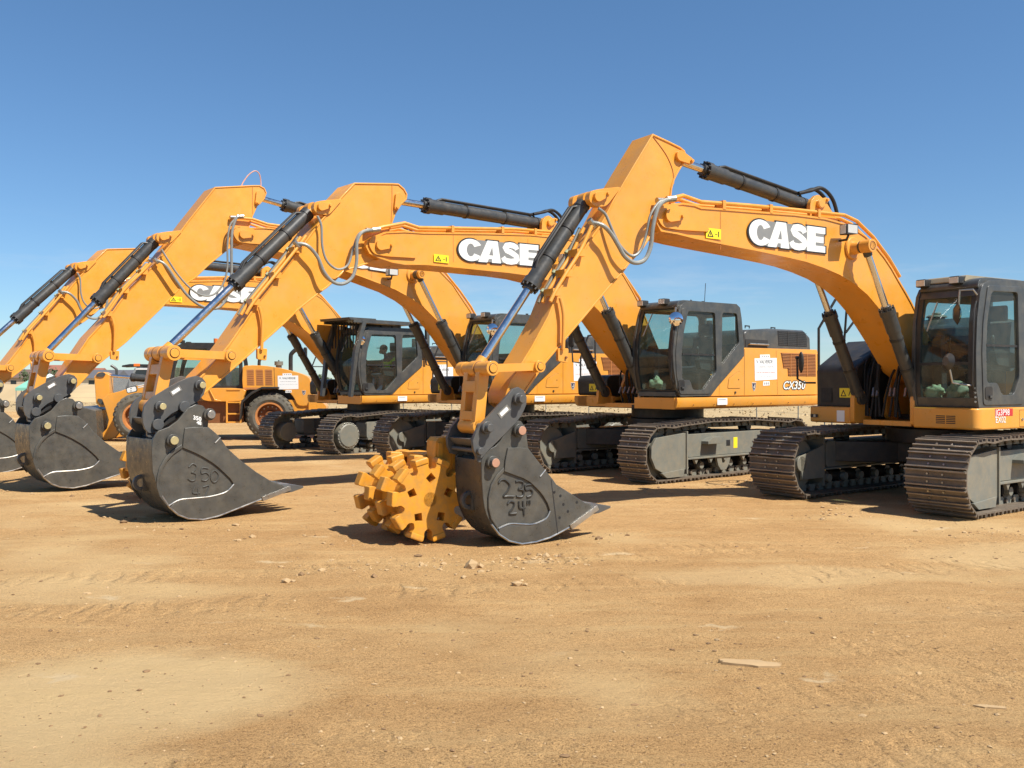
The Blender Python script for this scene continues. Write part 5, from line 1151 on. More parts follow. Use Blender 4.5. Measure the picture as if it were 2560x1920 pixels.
# lifting arms, bell crank and tilt cylinder
armp = [(2.30, 1.70), (2.7, 1.66), (3.2, 1.60), (3.45, 1.50), (3.92, 1.37), (3.95, 1.95), (4.06, 2.0), (4.25, 2.02), (4.36, 1.88), (4.33, 1.10), (4.27, 1.0), (4.1, .98), (3.75, .93), (3.55, .6), (3.75, .05), (4.1, .0), (4.15, .2), (3.95, .55), (3.98, .75), (3.5, .86), (3.25, 1.15), (2.9, 1.30), (2.3, 1.38)]
armp = [(2.2, 1.72), (2.7, 1.68), (3.2, 1.60), (3.55, 1.46), (3.92, 1.36), (4.08, 1.20), (4.0, .98), (3.9, .60), (3.95, .35), (4.25, .02), (4.0, -.0), (3.72, .06), (3.45, .45), (3.32, .95), (3.15, 1.15), (2.7, 1.30), (2.2, 1.36)]
crank = [(3.92, 1.36), (3.93, 1.95), (4.06, 2.02), (4.24, 2.02), (4.35, 1.88), (4.32, 1.5), (4.30, 1.12), (4.22, .99), (4.0, .97), (3.72, .90), (3.72, 1.02), (3.95, 1.12)]
for s in (1, -1):
    a, b = sorted((s * .50, s * .62)); m = MB(); m.plate(armp, a, b, 'orange'); am = m.build('lift_arm', wl, bevel=.015)
    if s > 0:
        m = MB(); m.plate(round_poly([(3.42, 1.55), (3.12, 1.63), (3.08, 1.45), (3.38, 1.38)], .06, 4), .62, .623, 'ink'); m.plate(round_poly([(3.40, 1.535), (3.14, 1.60), (3.11, 1.46), (3.37, 1.40)], .05, 4), .62, .625, 'letter')
        m.plate([(3.08, 1.62), (2.85, 1.67), (2.85, 1.645), (3.08, 1.595)], .62, .625, 'letter'); m.plate([(3.07, 1.57), (2.85, 1.62), (2.85, 1.595), (3.07, 1.545)], .62, .625, 'letter')
        for z in (1.53, 1.46): m.cyl((3.27, .624, z), (3.27, .627, z), .018, 'ink', n=10)
        m.build('model_lettering', am)
m = MB(); m.plate(crank, -.05, .45, 'orange'); bc = m.build('bell_crank', wl, bevel=.02)
for x, z, t in ((4.15, 1.94, -10), (4.13, 1.14, 35)): m = MB(); m.plate([(x + u * math.cos(R(t)) - v * math.sin(R(t)), z + u * math.sin(R(t)) + v * math.cos(R(t))) for u, v in smooth_poly([(-.13, 0), (-.05, .07), (.08, .05), (.14, 0), (.08, -.05), (-.05, -.07)], 2)], .45, .48, 'grey'); m.build('pin_plate', bc)
hyd('tilt_cylinder', wl, (2.3, 1.78), (4.15, 1.93), .55, .10, .045, .25, pipes=False, eye='cyl')
m = MB(); m.plate([(4.05, .02), (4.1, .9), (4.5, 1.02), (4.62, .95), (4.55, .2), (5.05, .02), (5.0, .0)], -1.25, 1.25, 'bucket'); m.build('loader_bucket', wl, bevel=.02)

# ============================================================ lorry behind the loader
tk = tag(empty('dump_truck', (-21.3, 55, 0), R(195)), 'dark grey lorry with orange beacons and a sun visor, behind the wheel loader', 'lorry')
m = MB(); m.plate([(-.1, .9), (-.1, 2.62), (.9, 2.62), (1.05, 2.55), (1.35, 1.95), (1.38, .9)], -1.0, 1.0, 'trucksilver', holes=[round_poly([(.25, 1.95), (.25, 2.45), (.95, 2.45), (1.18, 1.95)], .05)]); cb = m.build('cab', tk, bevel=.03)
m = MB(); m.plate([(-.2, 2.62), (-.2, 2.78), (1.3, 2.80), (1.72, 2.72), (1.75, 2.62), (1.0, 2.66)], -1.05, 1.05, 'ink'); m.build('sun_visor', cb, bevel=.02)
m = MB(); m.box(.75, 1.1, .75, 1.08, 2.66, 2.82, 'amber'); m.box(.75, 1.1, -1.08, -.75, 2.66, 2.82, 'amber'); m.build('beacon', cb, bevel=.03)
m = MB(); m.add([(1.37, -.9, 1.95), (1.37, .9, 1.95), (1.09, .9, 2.5), (1.09, -.9, 2.5)], [(0, 1, 2, 3)], 'winpane'); m.add([(.25, 1.003, 1.95), (.25, 1.003, 2.45), (.95, 1.003, 2.45), (1.18, 1.003, 1.95)], [(0, 1, 2, 3)], 'winpane'); m.box(.0, 1.0, 1.0, 1.01, 2.48, 2.54, 'white'); m.build('window', cb, recalc=False)
m = MB(); m.plate(round_poly([(1.38, .9), (1.38, 1.95), (2.5, 2.05), (2.75, 1.9), (2.8, .9)], .1, 3), -.7, .7, 'trucksilver')
for k in range(8): m.box(2.78, 2.82, -.55 + k * .15, -.5 + k * .15, 1.1, 1.8, 'steel')
m.box(2.2, 2.9, -1.0, 1.0, .7, .95, 'steel'); m.build('bonnet', tk, bevel=.03)
m = MB(); m.tube([(2.3, -.9, 1.2), (2.3, -.9, 2.35), (2.35, -.9, 2.55), (2.62, -.9, 2.75)], .08, 'grey', n=12, smooth=4); m.build('exhaust_pipe', tk)
m = MB(); m.plate([(-.25, 1.1), (-.25, 2.6), (-4.8, 2.6), (-5.2, 1.2)], -1.15, 1.15, 'grey'); m.build('dump_body', tk, bevel=.03)
for x in (2.2, -2.6, -3.8):
    for y in (.95, -.95): m = MB(); m.ring((x, y, .5), (0, 1, 0), .5, .28, .3, 'tyre', n=28); m.cyl((x, y - .1, .5), (x, y + .1, .5), .29, 'trucksilver', n=20); m.build('wheel', tk)

# ============================================================ canopies, houses, trees, fence
def canopy(loc, rz, w, zl, zp, mat, label):
    root = tag(empty('canopy_tent', loc, rz), label, 'canopy')
    m = MB(); h = w / 2
    vs = [(-h, -h, zl), (h, -h, zl), (h, h, zl), (-h, h, zl), (0, 0, zp), (-h, -h, zl - .22), (h, -h, zl - .22), (h, h, zl - .22), (-h, h, zl - .22)]
    m.add(vs, [(0, 1, 4), (1, 2, 4), (2, 3, 4), (3, 0, 4), (0, 5, 6, 1), (1, 6, 7, 2), (2, 7, 8, 3), (3, 8, 5, 0)], mat); m.build('canopy_roof', root, recalc=False)
    for sx in (-1, 1):
        for sy in (-1, 1): m = MB(); m.box(sx * (h - .05) - .025, sx * (h - .05) + .025, sy * (h - .05) - .025, sy * (h - .05) + .025, 0, zl, 'galv'); m.build('canopy_leg', root)
canopy((-37.2, 72, 0), R(20), 2.6, 1.32, 2.30, 'tent', 'green pop-up canopy on thin dark legs at the left edge of the yard')
M['mint'] = surf('pale_mint_cloth', (.55, .72, .64), .8)
canopy((-40.2, 80, 0), R(35), 2.4, 1.75, 2.50, 'mint', 'pale mint canopy top showing just right of the green canopy')

def house(x, y, z, w, d, h, rh, rz, wall, roof, label):
    root = tag(empty('house', (x, y, z), rz), label, 'house')
    m = MB(); m.box(-w / 2, w / 2, -d / 2, d / 2, 0, h, wall); m.build('wall', root)
    m = MB(); o = .5; m.plate([(-d / 2 - o, h), (d / 2 + o, h), (0, h + rh)], -w / 2 - o, w / 2 + o, roof, plane='yz'); m.build('roof', root)
    for k in range(3):
        m = MB(); xx = -w * .32 + k * w * .32; m.box(xx - .7, xx + .7, -d / 2 - .03, -d / 2 - .002, 1.0, 2.3, 'winpane'); m.build('window', root)
hs = [(-128, 240, 0, 13, 9, 3.0, 2.2, 5, 'stucco', 'roof', 'tan house with a brown roof at the far left on the horizon'), (-122, 262, 0, 12, 9, 3.4, 2.5, -8, 'stucco3', 'roof2', 'pink walled house under a red roof left of the green canopy'),
      (-134, 275, 0, 12, 9, 5.0, 2.0, 10, 'stucco2', 'roof2', 'two storey cream house with a red roof behind the tan house'), (-101, 225, 0, 11, 8, 2.8, 2.0, 0, 'stucco2', 'roof3', 'cream house with a dark grey roof beyond the coupler of the third bucket'),
      (-108, 250, 0, 12, 8, 2.8, 2.4, 6, 'stucco', 'roof3', 'tan house with a grey roof left of the cream house'), (-92, 260, 0, 12, 8, 2.8, 2.2, -5, 'stucco3', 'roof', 'pink walled house with a brown roof behind the lorry')]
for x, y, z, w, d, h, rh, rz, wa, ro, lb in hs: house(x, y, z, w, d, h, rh, R(rz), wa, ro, lb)

def tree(loc, h, r, label, seed):
    rnd = random.Random(seed); root = tag(empty('tree', loc), label, 'tree', 'trees along the horizon')
    m = MB(); m.cyl((0, 0, 0), (0, 0, h * .5), .22, 'bark', r1=.12, n=8)
    for k in range(4): a = rnd.random() * 6.28; m.cyl((0, 0, h * .4), (math.cos(a) * r * .6, math.sin(a) * r * .6, h * .75), .1, 'bark', r1=.04, n=6)
    m.build('trunk', root)
    m = MB()
    cl = [(rnd.gauss(0, r * .45), rnd.gauss(0, r * .45), h * rnd.uniform(.45, .95)) for _ in range(9)]
    for k in range(420):
        c = rnd.choice(cl); p = Vector(c) + Vector((rnd.gauss(0, r * .25), rnd.gauss(0, r * .25), rnd.gauss(0, r * .22))); s = rnd.uniform(.18, .45)
        u = Vector((rnd.gauss(0, 1), rnd.gauss(0, 1), rnd.gauss(0, 1))).normalized(); v = u.orthogonal().normalized()
        m.add([p + u * s, p + v * s * .7, p - u * s, p - v * s * .7], [(0, 1, 2, 3)], 'leaf')
    m.build('crown', root, recalc=False)
ts = [(-117, 225, 4.5, 2.6, 'round dark tree between the tan house and the green canopy'), (-133, 236, 4, 2.4, 'bushy tree at the far left beside the tan house'), (-125, 250, 5, 2.4, 'taller dark tree behind the tan house roof'), (-104, 232, 3.4, 2.2, 'small tree left of the cream house'), (-97, 232, 3, 2., 'small tree right of the cream house'),
      (-66, 300, 3.4, 1.6, 'leftmost of three small trees past the loader hood'), (-62.5, 300, 4.2, 1.4, 'middle of three small trees past the loader hood'), (-59.5, 300, 3.6, 1.6, 'rightmost of three small trees past the loader hood'),
      (-112, 240, 3.6, 2.2, 'low tree in front of the tan house with a grey roof')]
for i, (x, y, h, r, lb) in enumerate(ts): tree((x, y, 0), h, r, lb, 40 + i)

fp = [(-30, 62), (-18, 60), (-9.6, 57), (-6.6, 56), (-3.6, 55), (-.6, 54), (1.95, 53), (4.3, 51.5), (6.9, 49), (9.4, 46.5), (11.7, 44), (12.6, 40.5), (12.4, 36.5), (11.3, 32.5), (13.6, 31.5), (16.4, 30), (19.5, 28.6), (22.5, 27.2)]
fr = tag(empty('wire_fence', (0, 0, 0)), 'low wire fence on thin steel posts in the dry grass behind the machines', 'fence')
for x, y in fp: m = MB(); m.box(x - .02, x + .02, y - .015, y + .015, -.05, 1.15, 'galv'); m.box(x - .004, x + .004, y - .03, y + .03, -.05, 1.15, 'galv'); m.build('fence_post', fr)
for z in (.35, .7, 1.08): m = MB(); m.tube([(x, y, z) for x, y in fp], .006, 'galv', n=4); m.build('fence_wire', fr)
m = MB(); m.tube([(-13.9, 66, 0), (-13.9, 66, 1.25), (-13.1, 66, 1.75)], .05, 'whitepaint', n=10); tag(m.build('pipe_post'), 'bent white pipe post standing past the loader hood', 'post')
m = MB(); rn = random.Random(9)
berm = [(x, 90 + math.sin(x * .21) * 3) for x in range(-60, -4, 2)]; vs = []; fs = []
for i, (x, y) in enumerate(berm):
    hh = (1.55 + .25 * noise.noise((x * .2, 0, 3))) * min(1, (i + .3) / 3, (len(berm) - .7 - i) / 3)
    vs += [(x, y - 5, -.2), (x, y - 2, hh * .7), (x, y, hh), (x, y + 3, hh * .5), (x, y + 6, -.2)]
    if i: o = (i - 1) * 5; fs += [(o + j, o + j + 1, o + 6 + j, o + 5 + j) for j in range(4)]
m.add(vs, fs, 'straw'); b = m.build('earth_bank', recalc=False); tag(b, kind='structure')

# ============================================================ people and loose cloth in the cabs
def skin_body(name, parent, verts, edges, mat, root=0):
    me = bpy.data.meshes.new(name); me.from_pydata([v[:3] for v in verts], edges, []); o = bpy.data.objects.new(name, me); COL.objects.link(o); o.parent = parent
    me.materials.append(M[mat]); md = o.modifiers.new('Skin', 'SKIN'); sv = me.skin_vertices[0].data
    for i, v in enumerate(verts): r = v[3]; sv[i].radius = (r, r) if not isinstance(r, tuple) else r; sv[i].use_root = i == root
    md.use_smooth_shade = True; s = o.modifiers.new('Subdivision', 'SUBSURF'); s.levels = 2; s.render_levels = 2
    return o
# the operator sits in the guarded cab of the furthest machine
op = tag(empty('person', (0, 0, 0)), 'person in a lime vest and dark cap sitting in the guarded cab', 'person')
op.location = ex4.matrix_basis @ Vector((.18, 1.03, 1.86)); op.rotation_euler = ex4.rotation_euler
V = [(.06, 0, .06, .13), (.08, 0, .22, (.13, .11)), (.13, 0, .40, (.15, .12)), (.19, 0, .52, (.12, .10)), (.24, 0, .60, .055), (.28, 0, .66, .05),
     (.12, .17, .47, .065), (.20, .26, .28, .05), (.42, .25, .20, .04), (.50, .24, .20, .03), (.12, -.17, .47, .065), (.20, -.26, .28, .05), (.42, -.25, .20, .04), (.50, -.24, .20, .03),
     (.08, .10, .05, .10), (.48, .13, .08, .085), (.56, .13, -.28, .06), (.66, .13, -.33, .045), (.08, -.10, .05, .10), (.48, -.13, .08, .085), (.56, -.13, -.28, .06), (.66, -.13, -.33, .045)]
Ed = [(0, 1), (1, 2), (2, 3), (3, 4), (4, 5), (3, 6), (6, 7), (7, 8), (8, 9), (3, 10), (10, 11), (11, 12), (12, 13), (0, 14), (14, 15), (15, 16), (16, 17), (0, 18), (18, 19), (19, 20), (20, 21)]
body = skin_body('body', op, V, Ed, 'jeans')
Vt = [(.065, 0, .10, (.155, .135)), (.09, 0, .24, (.155, .135)), (.14, 0, .41, (.175, .145)), (.19, 0, .52, (.14, .12)), (.12, .16, .485, .08), (.145, .205, .40, .07), (.12, -.16, .485, .08), (.145, -.205, .40, .07)]
skin_body('safety_vest', op, Vt, [(0, 1), (1, 2), (2, 3), (3, 4), (4, 5), (3, 6), (6, 7)], 'hivis')
m = MB(); hc = Vector((.325, 0, .745)); m.ball(hc, .10, .075, .12, 'skin', 18, 12); m.ball(hc + Vector((.09, 0, -.055)), .04, .05, .05, 'skin')
m.ball(hc + Vector((.108, 0, -.005)), .018, .014, .024, 'skin', 8, 6)
for s in (1, -1): m.ball(hc + Vector((.0, s * .078, -.01)), .022, .012, .032, 'skin', 8, 6); m.ball(hc + Vector((.088, s * .032, .015)), .012, .014, .010, 'ink', 8, 6)
m.ball(hc + Vector((.104, 0, -.062)), .012, .024, .006, 'inkred', 8, 5); hd_ = m.build('head', op)
m = MB(); m.ball(hc + Vector((-.008, 0, .04)), .112, .088, .098, 'cap', 18, 10); m.plate([(hc.x + .08, -.07), (hc.x + .19, -.05), (hc.x + .20, .05), (hc.x + .08, .07)], hc.z + .035, hc.z + .048, 'cap', plane='xy'); m.build('cap', hd_)
for s in (1, -1):
    m = MB(); px = Vector((.52, s * .24, .20)); m.ball(px, .045, .035, .02, 'skin', 10, 7)
    for k in range(4): m.tube([px + Vector((.03, (k - 1.5) * .017, .004)), px + Vector((.07 + .006 * (k in (1, 2)), (k - 1.5) * .018, -.004)), px + Vector((.085, (k - 1.5) * .018, -.03))], .0085, 'skin', n=6, smooth=3)
    m.tube([px + Vector((0, -s * .03, .0)), px + Vector((.035, -s * .05, -.006)), px + Vector((.055, -s * .048, -.02))], .010, 'skin', n=6, smooth=3); m.build('hand', op)

def cloth(root, loc, rx, ry, rz, mat, name, label, cat, seed):
    m = MB(); m.ball((0, 0, 0), rx, ry, rz, mat, 28, 18)
    m.v = [tuple(Vector(v) * (1 + .75 * noise.noise(Vector(v) * 8 + Vector((seed, 0, 0))) + .35 * noise.noise(Vector(v) * 22 + Vector((0, seed, 0))))) for v in m.v]
    zm = min(v[2] for v in m.v); o = m.build(name, angle=60); o.location = root.matrix_basis @ Vector(loc); o.location.z -= zm; o.rotation_euler = root.rotation_euler
    tag(o, label, cat)
cloth(ex2, (1.25, .78, 1.545), .09, .10, .12, 'vest', 'folded_vest', 'crumpled pale green vest on the floor of the cab with the convex mirror', 'vest', 3)
cloth(ex1, (1.20, .72, 1.45), .09, .12, .11, 'vest', 'folded_vest', 'crumpled pale green vest in the nearest cab, left of a cream bag', 'vest', 8)
cloth(ex1, (1.16, 1.02, 1.45), .09, .12, .12, 'cream', 'cloth_bag', 'slumped cream cloth bag behind the windscreen of the nearest cab', 'bag', 5)

# ============================================================ the yard
def axis(lo, hi, dens):
    out = [lo]
    while out[-1] < hi: out.append(out[-1] + dens(out[-1]))
    return out
ys = axis(-6, 60, lambda y: .10 if 1.5 < y < 16 else (.22 if y < 30 else .9)) + [70, 85, 100, 130, 170, 230, 320, 450, 700, 1100, 1800, 3000]
xs = [-3000, -1500, -800, -450, -260, -160, -100, -70, -50, -36, -28] + axis(-22, 20, lambda x: .14 if -9 < x < 9 else .30) + [24, 30, 38, 50, 70, 100, 160, 260, 450, 800, 1500, 3000]
def ghz(x, y):
    if y > 45 or abs(x) > 25: return -.03
    k = max(0, min(1, (28 - y) / 10))
    z = .022 * noise.noise((x * .35, y * .35, 0)) + .016 * noise.noise((x * 1.3, y * .9, 4)) + .009 * noise.noise((x * 3.6, y * 3.1, 9)) + .005 * noise.noise((x * 9, y * 9, 2))
    # shallow tracks left by machines turning in front of the row
    for (ax, ay, bx, by_, w) in ((-6, 4.2, 7, 5.6, .35), (-6, 6.2, 7, 7.4, .35), (-3.2, 1.5, 3.5, 4.4, .3)):
        d = Vector((bx - ax, by_ - ay)); n = Vector((-d.y, d.x)).normalized(); s = (Vector((x - ax, y - ay))).dot(n) + .12 * noise.noise((x * .5, y * .5, 7)); z -= .012 * math.exp(-(s / w) ** 2); z += .006 * math.exp(-((abs(s) - w * 1.5) / .12) ** 2)
    return (z - .012) * k - .012 * (1 - k)
vs = [(x, y, ghz(x, y)) for y in ys for x in xs]; nx = len(xs)
fs = [(j * nx + i, j * nx + i + 1, (j + 1) * nx + i + 1, (j + 1) * nx + i) for j in range(len(ys) - 1) for i in range(nx - 1)]
gm, nt, out = new_mat('packed_clay_ground')
L = nt.links.new
p = N(nt, 'ShaderNodeBsdfPrincipled'); p.inputs['Roughness'].default_value = .93; p.inputs['Specular IOR Level'].default_value = .2
geo = N(nt, 'ShaderNodeNewGeometry'); pos = geo.outputs['Position']
a = noise_n(nt, .45, 8, .62, vec=pos); c1 = ramp(nt, a.outputs[0], [(.28, (.415, .240, .098)), (.46, (.47, .285, .122)), (.60, (.50, .312, .138)), (.78, (.55, .368, .18))])
b2 = noise_n(nt, 2.2, 10, .7, vec=pos, stretch=(.8, 1.35, 1)); c2 = ramp(nt, b2.outputs[0], [(.32, (.86, .83, .79)), (.52, (1, 1, 1)), (.72, (1.08, 1.07, 1.05))])
col = mix(nt, c1.outputs[0], c2.outputs[0], .85, 'MULTIPLY')
b3 = noise_n(nt, 38, 6, .75, vec=pos); c3 = ramp(nt, b3.outputs[0], [(.33, (.66, .62, .56)), (.45, (1, 1, 1)), (.66, (1.10, 1.08, 1.05))]); col = mix(nt, col, c3.outputs[0], .8, 'MULTIPLY')
b9 = noise_n(nt, 130, 3, .9, vec=pos); c9 = ramp(nt, b9.outputs[0], [(.37, (.38, .33, .27)), (.46, (.97, .97, .97)), (.64, (1.30, 1.28, 1.24))]); col = mix(nt, col, c9.outputs[0], .95, 'MULTIPLY')
b10 = noise_n(nt, 62, 3, .9, vec=pos); c10 = ramp(nt, b10.outputs[0], [(.37, (.42, .37, .30)), (.44, (1, 1, 1)), (.70, (1.16, 1.15, 1.13))]); col = mix(nt, col, c10.outputs[0], .9, 'MULTIPLY')
b7 = noise_n(nt, .28, 5, .55, vec=pos); c7 = ramp(nt, b7.outputs[0], [(.54, (0, 0, 0)), (.66, (.75,) * 3)]); col = mix(nt, col, (.59, .405, .195), c7.outputs[0])
def lin(ax, ay, ofs):
    n = N(nt, 'ShaderNodeVectorMath', operation='DOT_PRODUCT'); L(wpos, n.inputs[0]); n.inputs[1].default_value = (ax, ay, 0)
    s = N(nt, 'ShaderNodeMath', operation='SUBTRACT'); L(n.outputs['Value'], s.inputs[0]); s.inputs[1].default_value = ofs; return s.outputs[0]
def mth(op, a, v, c=None):
    n = N(nt, 'ShaderNodeMath', operation=op)
    for i, q in enumerate((a, v, c)):
        if q is None: continue
        if hasattr(q, 'links'): L(q, n.inputs[i])
        else: n.inputs[i].default_value = q
    return n.outputs[0]
wn_ = noise_n(nt, .55, 4, .5, vec=pos); wm = N(nt, 'ShaderNodeVectorMath', operation='MULTIPLY_ADD'); L(wn_.outputs['Color'], wm.inputs[0]); wm.inputs[1].default_value = (.9, .9, 0); L(pos, wm.inputs[2])
wf = noise_n(nt, 6, 4, .6, vec=pos); wm2 = N(nt, 'ShaderNodeVectorMath', operation='MULTIPLY_ADD'); L(wf.outputs['Color'], wm2.inputs[0]); wm2.inputs[1].default_value = (.22, .22, 0); L(wm.outputs[0], wm2.inputs[2]); wpos = wm2.outputs[0]
# pale dried patches with soft, ragged edges
for (cx, cy, rx, ry, am) in ((-2.1, 5.2, 1.25, .85, .8), (-2.4, 4.1, 1.0, .7, .7), (5.9, 9.2, 2.2, .9, .6), (2.5, 8.2, 1.6, .5, .45), (-3.6, 7.6, 1.4, .5, .4)):
    u = mth('MULTIPLY', lin(1, 0, cx + .55), 1 / rx); v = mth('MULTIPLY', lin(0, 1, cy + .55), 1 / ry)
    d2 = mth('ADD', mth('MULTIPLY', u, u), mth('MULTIPLY', v, v)); rr_ = ramp(nt, d2, [(.35, (am,) * 3), (1.0, (0, 0, 0))]); col = mix(nt, col, (.62, .44, .22), rr_.outputs[0])
# prints of crawler tracks: bars across each run
prints = None
for (ax, ay, dx, dy, wd) in ((-1.2, 4.6, .93, .36, .30), (.2, 4.1, .93, .36, .30), (2.6, 6.4, .78, .62, .32), (3.9, 5.5, .78, .62, .32), (-5, 7.2, .97, .22, .3), (-5, 8.4, .97, .22, .3)):
    al = lin(dx, dy, ax * dx + ay * dy); ac = lin(-dy, dx, -ax * dy + ay * dx - .2)
    mk = ramp(nt, mth('MULTIPLY', mth('ABSOLUTE', ac, 0), 1 / wd), [(.75, (1, 1, 1)), (1.0, (0, 0, 0))]).outputs[0]
    br = ramp(nt, mth('FRACT', mth('MULTIPLY', al, 5.6), 0), [(.0, (0, 0, 0)), (.18, (1, 1, 1)), (.42, (1, 1, 1)), (.62, (0, 0, 0))]).outputs[0]
    pr = mth('MULTIPLY', mk, br); prints = pr if prints is None else mth('MAXIMUM', prints, pr)
pw = ramp(nt, noise_n(nt, .9, 5, .65, vec=pos).outputs[0], [(.44, (0, 0, 0)), (.62, (1, 1, 1))]).outputs[0]; prints = mth('MULTIPLY', prints, pw)
b8 = noise_n(nt, .6, 6, .6, vec=pos, stretch=(1, 1.6, 1)); c8 = ramp(nt, b8.outputs[0], [(.52, (1, 1, 1)), (.68, (.82, .76, .70))]); col = mix(nt, col, c8.outputs[0], .4, 'MULTIPLY')
# streaks left by scraping, running across the yard
b4 = noise_n(nt, 1.1, 7, .68, vec=pos, stretch=(.42, 2.2, 1)); c4 = ramp(nt, b4.outputs[0], [(.50, (0, 0, 0)), (.72, (.5,) * 3)]); col = mix(nt, col, (.61, .42, .195), c4.outputs[0])
# pale flakes of dried mud
vo = N(nt, 'ShaderNodeTexVoronoi'); vo.inputs['Scale'].default_value = 1.1; vo.inputs['Randomness'].default_value = 1
wv = noise_n(nt, 5, 4, .6, vec=pos); ad = N(nt, 'ShaderNodeVectorMath', operation='MULTIPLY_ADD'); L(wv.outputs['Color'], ad.inputs[0]); ad.inputs[1].default_value = (.5, .5, .0); L(pos, ad.inputs[2]); mp = N(nt, 'ShaderNodeMapping'); mp.inputs['Scale'].default_value = (.6, 1.5, 1); L(ad.outputs[0], mp.inputs[0]); L(mp.outputs[0], vo.inputs['Vector'])
c5 = ramp(nt, vo.outputs['Distance'], [(.05, (.7,) * 3), (.12, (0, 0, 0))]); col = mix(nt, col, (.63, .47, .27), c5.outputs[0])
# beyond the yard: dry grass
sep = N(nt, 'ShaderNodeSeparateXYZ'); L(pos, sep.inputs[0])
mm = N(nt, 'ShaderNodeMath', operation='MULTIPLY_ADD'); L(sep.outputs[0], mm.inputs[0]); mm.inputs[1].default_value = .55; L(sep.outputs[1], mm.inputs[2])
wob = noise_n(nt, .35, 5, .6, vec=pos); m3 = N(nt, 'ShaderNodeMath', operation='MULTIPLY_ADD'); L(wob.outputs[0], m3.inputs[0]); m3.inputs[1].default_value = 8; L(mm.outputs[0], m3.inputs[2])
mr = N(nt, 'ShaderNodeMapRange'); mr.inputs[1].default_value = 41; mr.inputs[2].default_value = 46; L(m3.outputs[0], mr.inputs[0])
g1 = noise_n(nt, 1.6, 9, .75, vec=pos, stretch=(1, .35, 1)); gr = ramp(nt, g1.outputs[0], [(.3, (.36, .25, .125)), (.5, (.43, .31, .16)), (.72, (.49, .37, .205))])
col = mix(nt, col, gr.outputs[0], mr.outputs[0])
L(col, p.inputs['Base Color'])
h1 = noise_n(nt, 7, 12, .72, vec=pos, stretch=(.7, 1.3, 1)); h2 = noise_n(nt, 75, 8, .78, vec=pos); ha = N(nt, 'ShaderNodeMath', operation='MULTIPLY_ADD'); L(h2.outputs[0], ha.inputs[0]); ha.inputs[1].default_value = .55; L(mth('MULTIPLY_ADD', prints, -.65, h1.outputs[0]), ha.inputs[2])
bp = N(nt, 'ShaderNodeBump'); bp.inputs['Strength'].default_value = .85; bp.inputs['Distance'].default_value = .045; L(ha.outputs[0], bp.inputs['Height']); L(bp.outputs[0], p.inputs['Normal'])
L(p.outputs[0], out.inputs[0]); M['ground'] = gm
m = MB(); m.add(vs, fs, 'ground'); g = m.build('ground', angle=180, recalc=False); tag(g, kind='structure')

# crumbs and clods of clay: one mass
rn = random.Random(21)
def clod(m, x, y, z, r, mat='clod', flat=.6):
    vs = [Vector(v) for v in ((0, 0, 1), (.9, 0, .3), (.28, .85, .3), (-.72, .52, .3), (-.72, -.52, .3), (.28, -.85, .3), (.72, .52, -.4), (-.28, .85, -.4), (-.9, 0, -.4), (-.28, -.85, -.4), (.72, -.52, -.4))]
    th = rn.random() * 6.28; c, s = math.cos(th), math.sin(th); sx = rn.uniform(.7, 1.5); out = []
    for v in vs: k = rn.uniform(.72, 1.25); u = Vector((v.x * sx, v.y, v.z * flat)) * (r * k); out.append((x + u.x * c - u.y * s, y + u.x * s + u.y * c, z + u.z))
    m.add(out, [(0, 1, 2), (0, 2, 3), (0, 3, 4), (0, 4, 5), (0, 5, 1), (1, 6, 2), (2, 6, 7), (2, 7, 3), (3, 7, 8), (3, 8, 4), (4, 8, 9), (4, 9, 5), (5, 9, 10), (5, 10, 1), (1, 10, 6)], mat)
m = MB()
for k in range(5000):
    y = 1.8 + 14 * rn.random() ** 1.7; x = rn.uniform(-.66, .66) * y
    r = min(.026, .004 + .0042 * rn.expovariate(1.3)); clod(m, x, y, ghz(x, y) + r * .15, r, 'darkclod' if rn.random() < .55 else 'clod', .45)
lines = [((.5, 8.75), (-2.0, 8.6), 260, .25), ((.1, 9.6), (1.2, 10.4), 120, .2), ((-3.2, 10.8), (-5.2, 11.6), 160, .3), ((5.9, 10.3), (8, 11.6), 200, .25), ((3.7, 11.6), (4.6, 12.3), 120, .2), ((2.0, 14.1), (5.5, 17), 220, .25), ((-6.5, 14), (-8.5, 14.6), 90, .3), ((-.2, 8.9), (.6, 9.0), 160, .12), ((5.0, 10.6), (5.9, 10.3), 120, .2), ((-3.1, 9.9), (-1.8, 9.9), 60, .3)]
for A, B2, n, w in lines:
    for k in range(int(n * .55)):
        t = rn.random(); x = A[0] + (B2[0] - A[0]) * t + rn.gauss(0, w); y = A[1] + (B2[1] - A[1]) * t + rn.gauss(0, w); r = .004 + .010 * rn.expovariate(1.3); clod(m, x, y, ghz(x, y) + r * .2, min(r, .07), 'darkclod' if rn.random() < .35 else 'clod')
m.build('loose_clay_crumbs', angle=20); tag(COL.objects['loose_clay_crumbs'], kind='stuff')
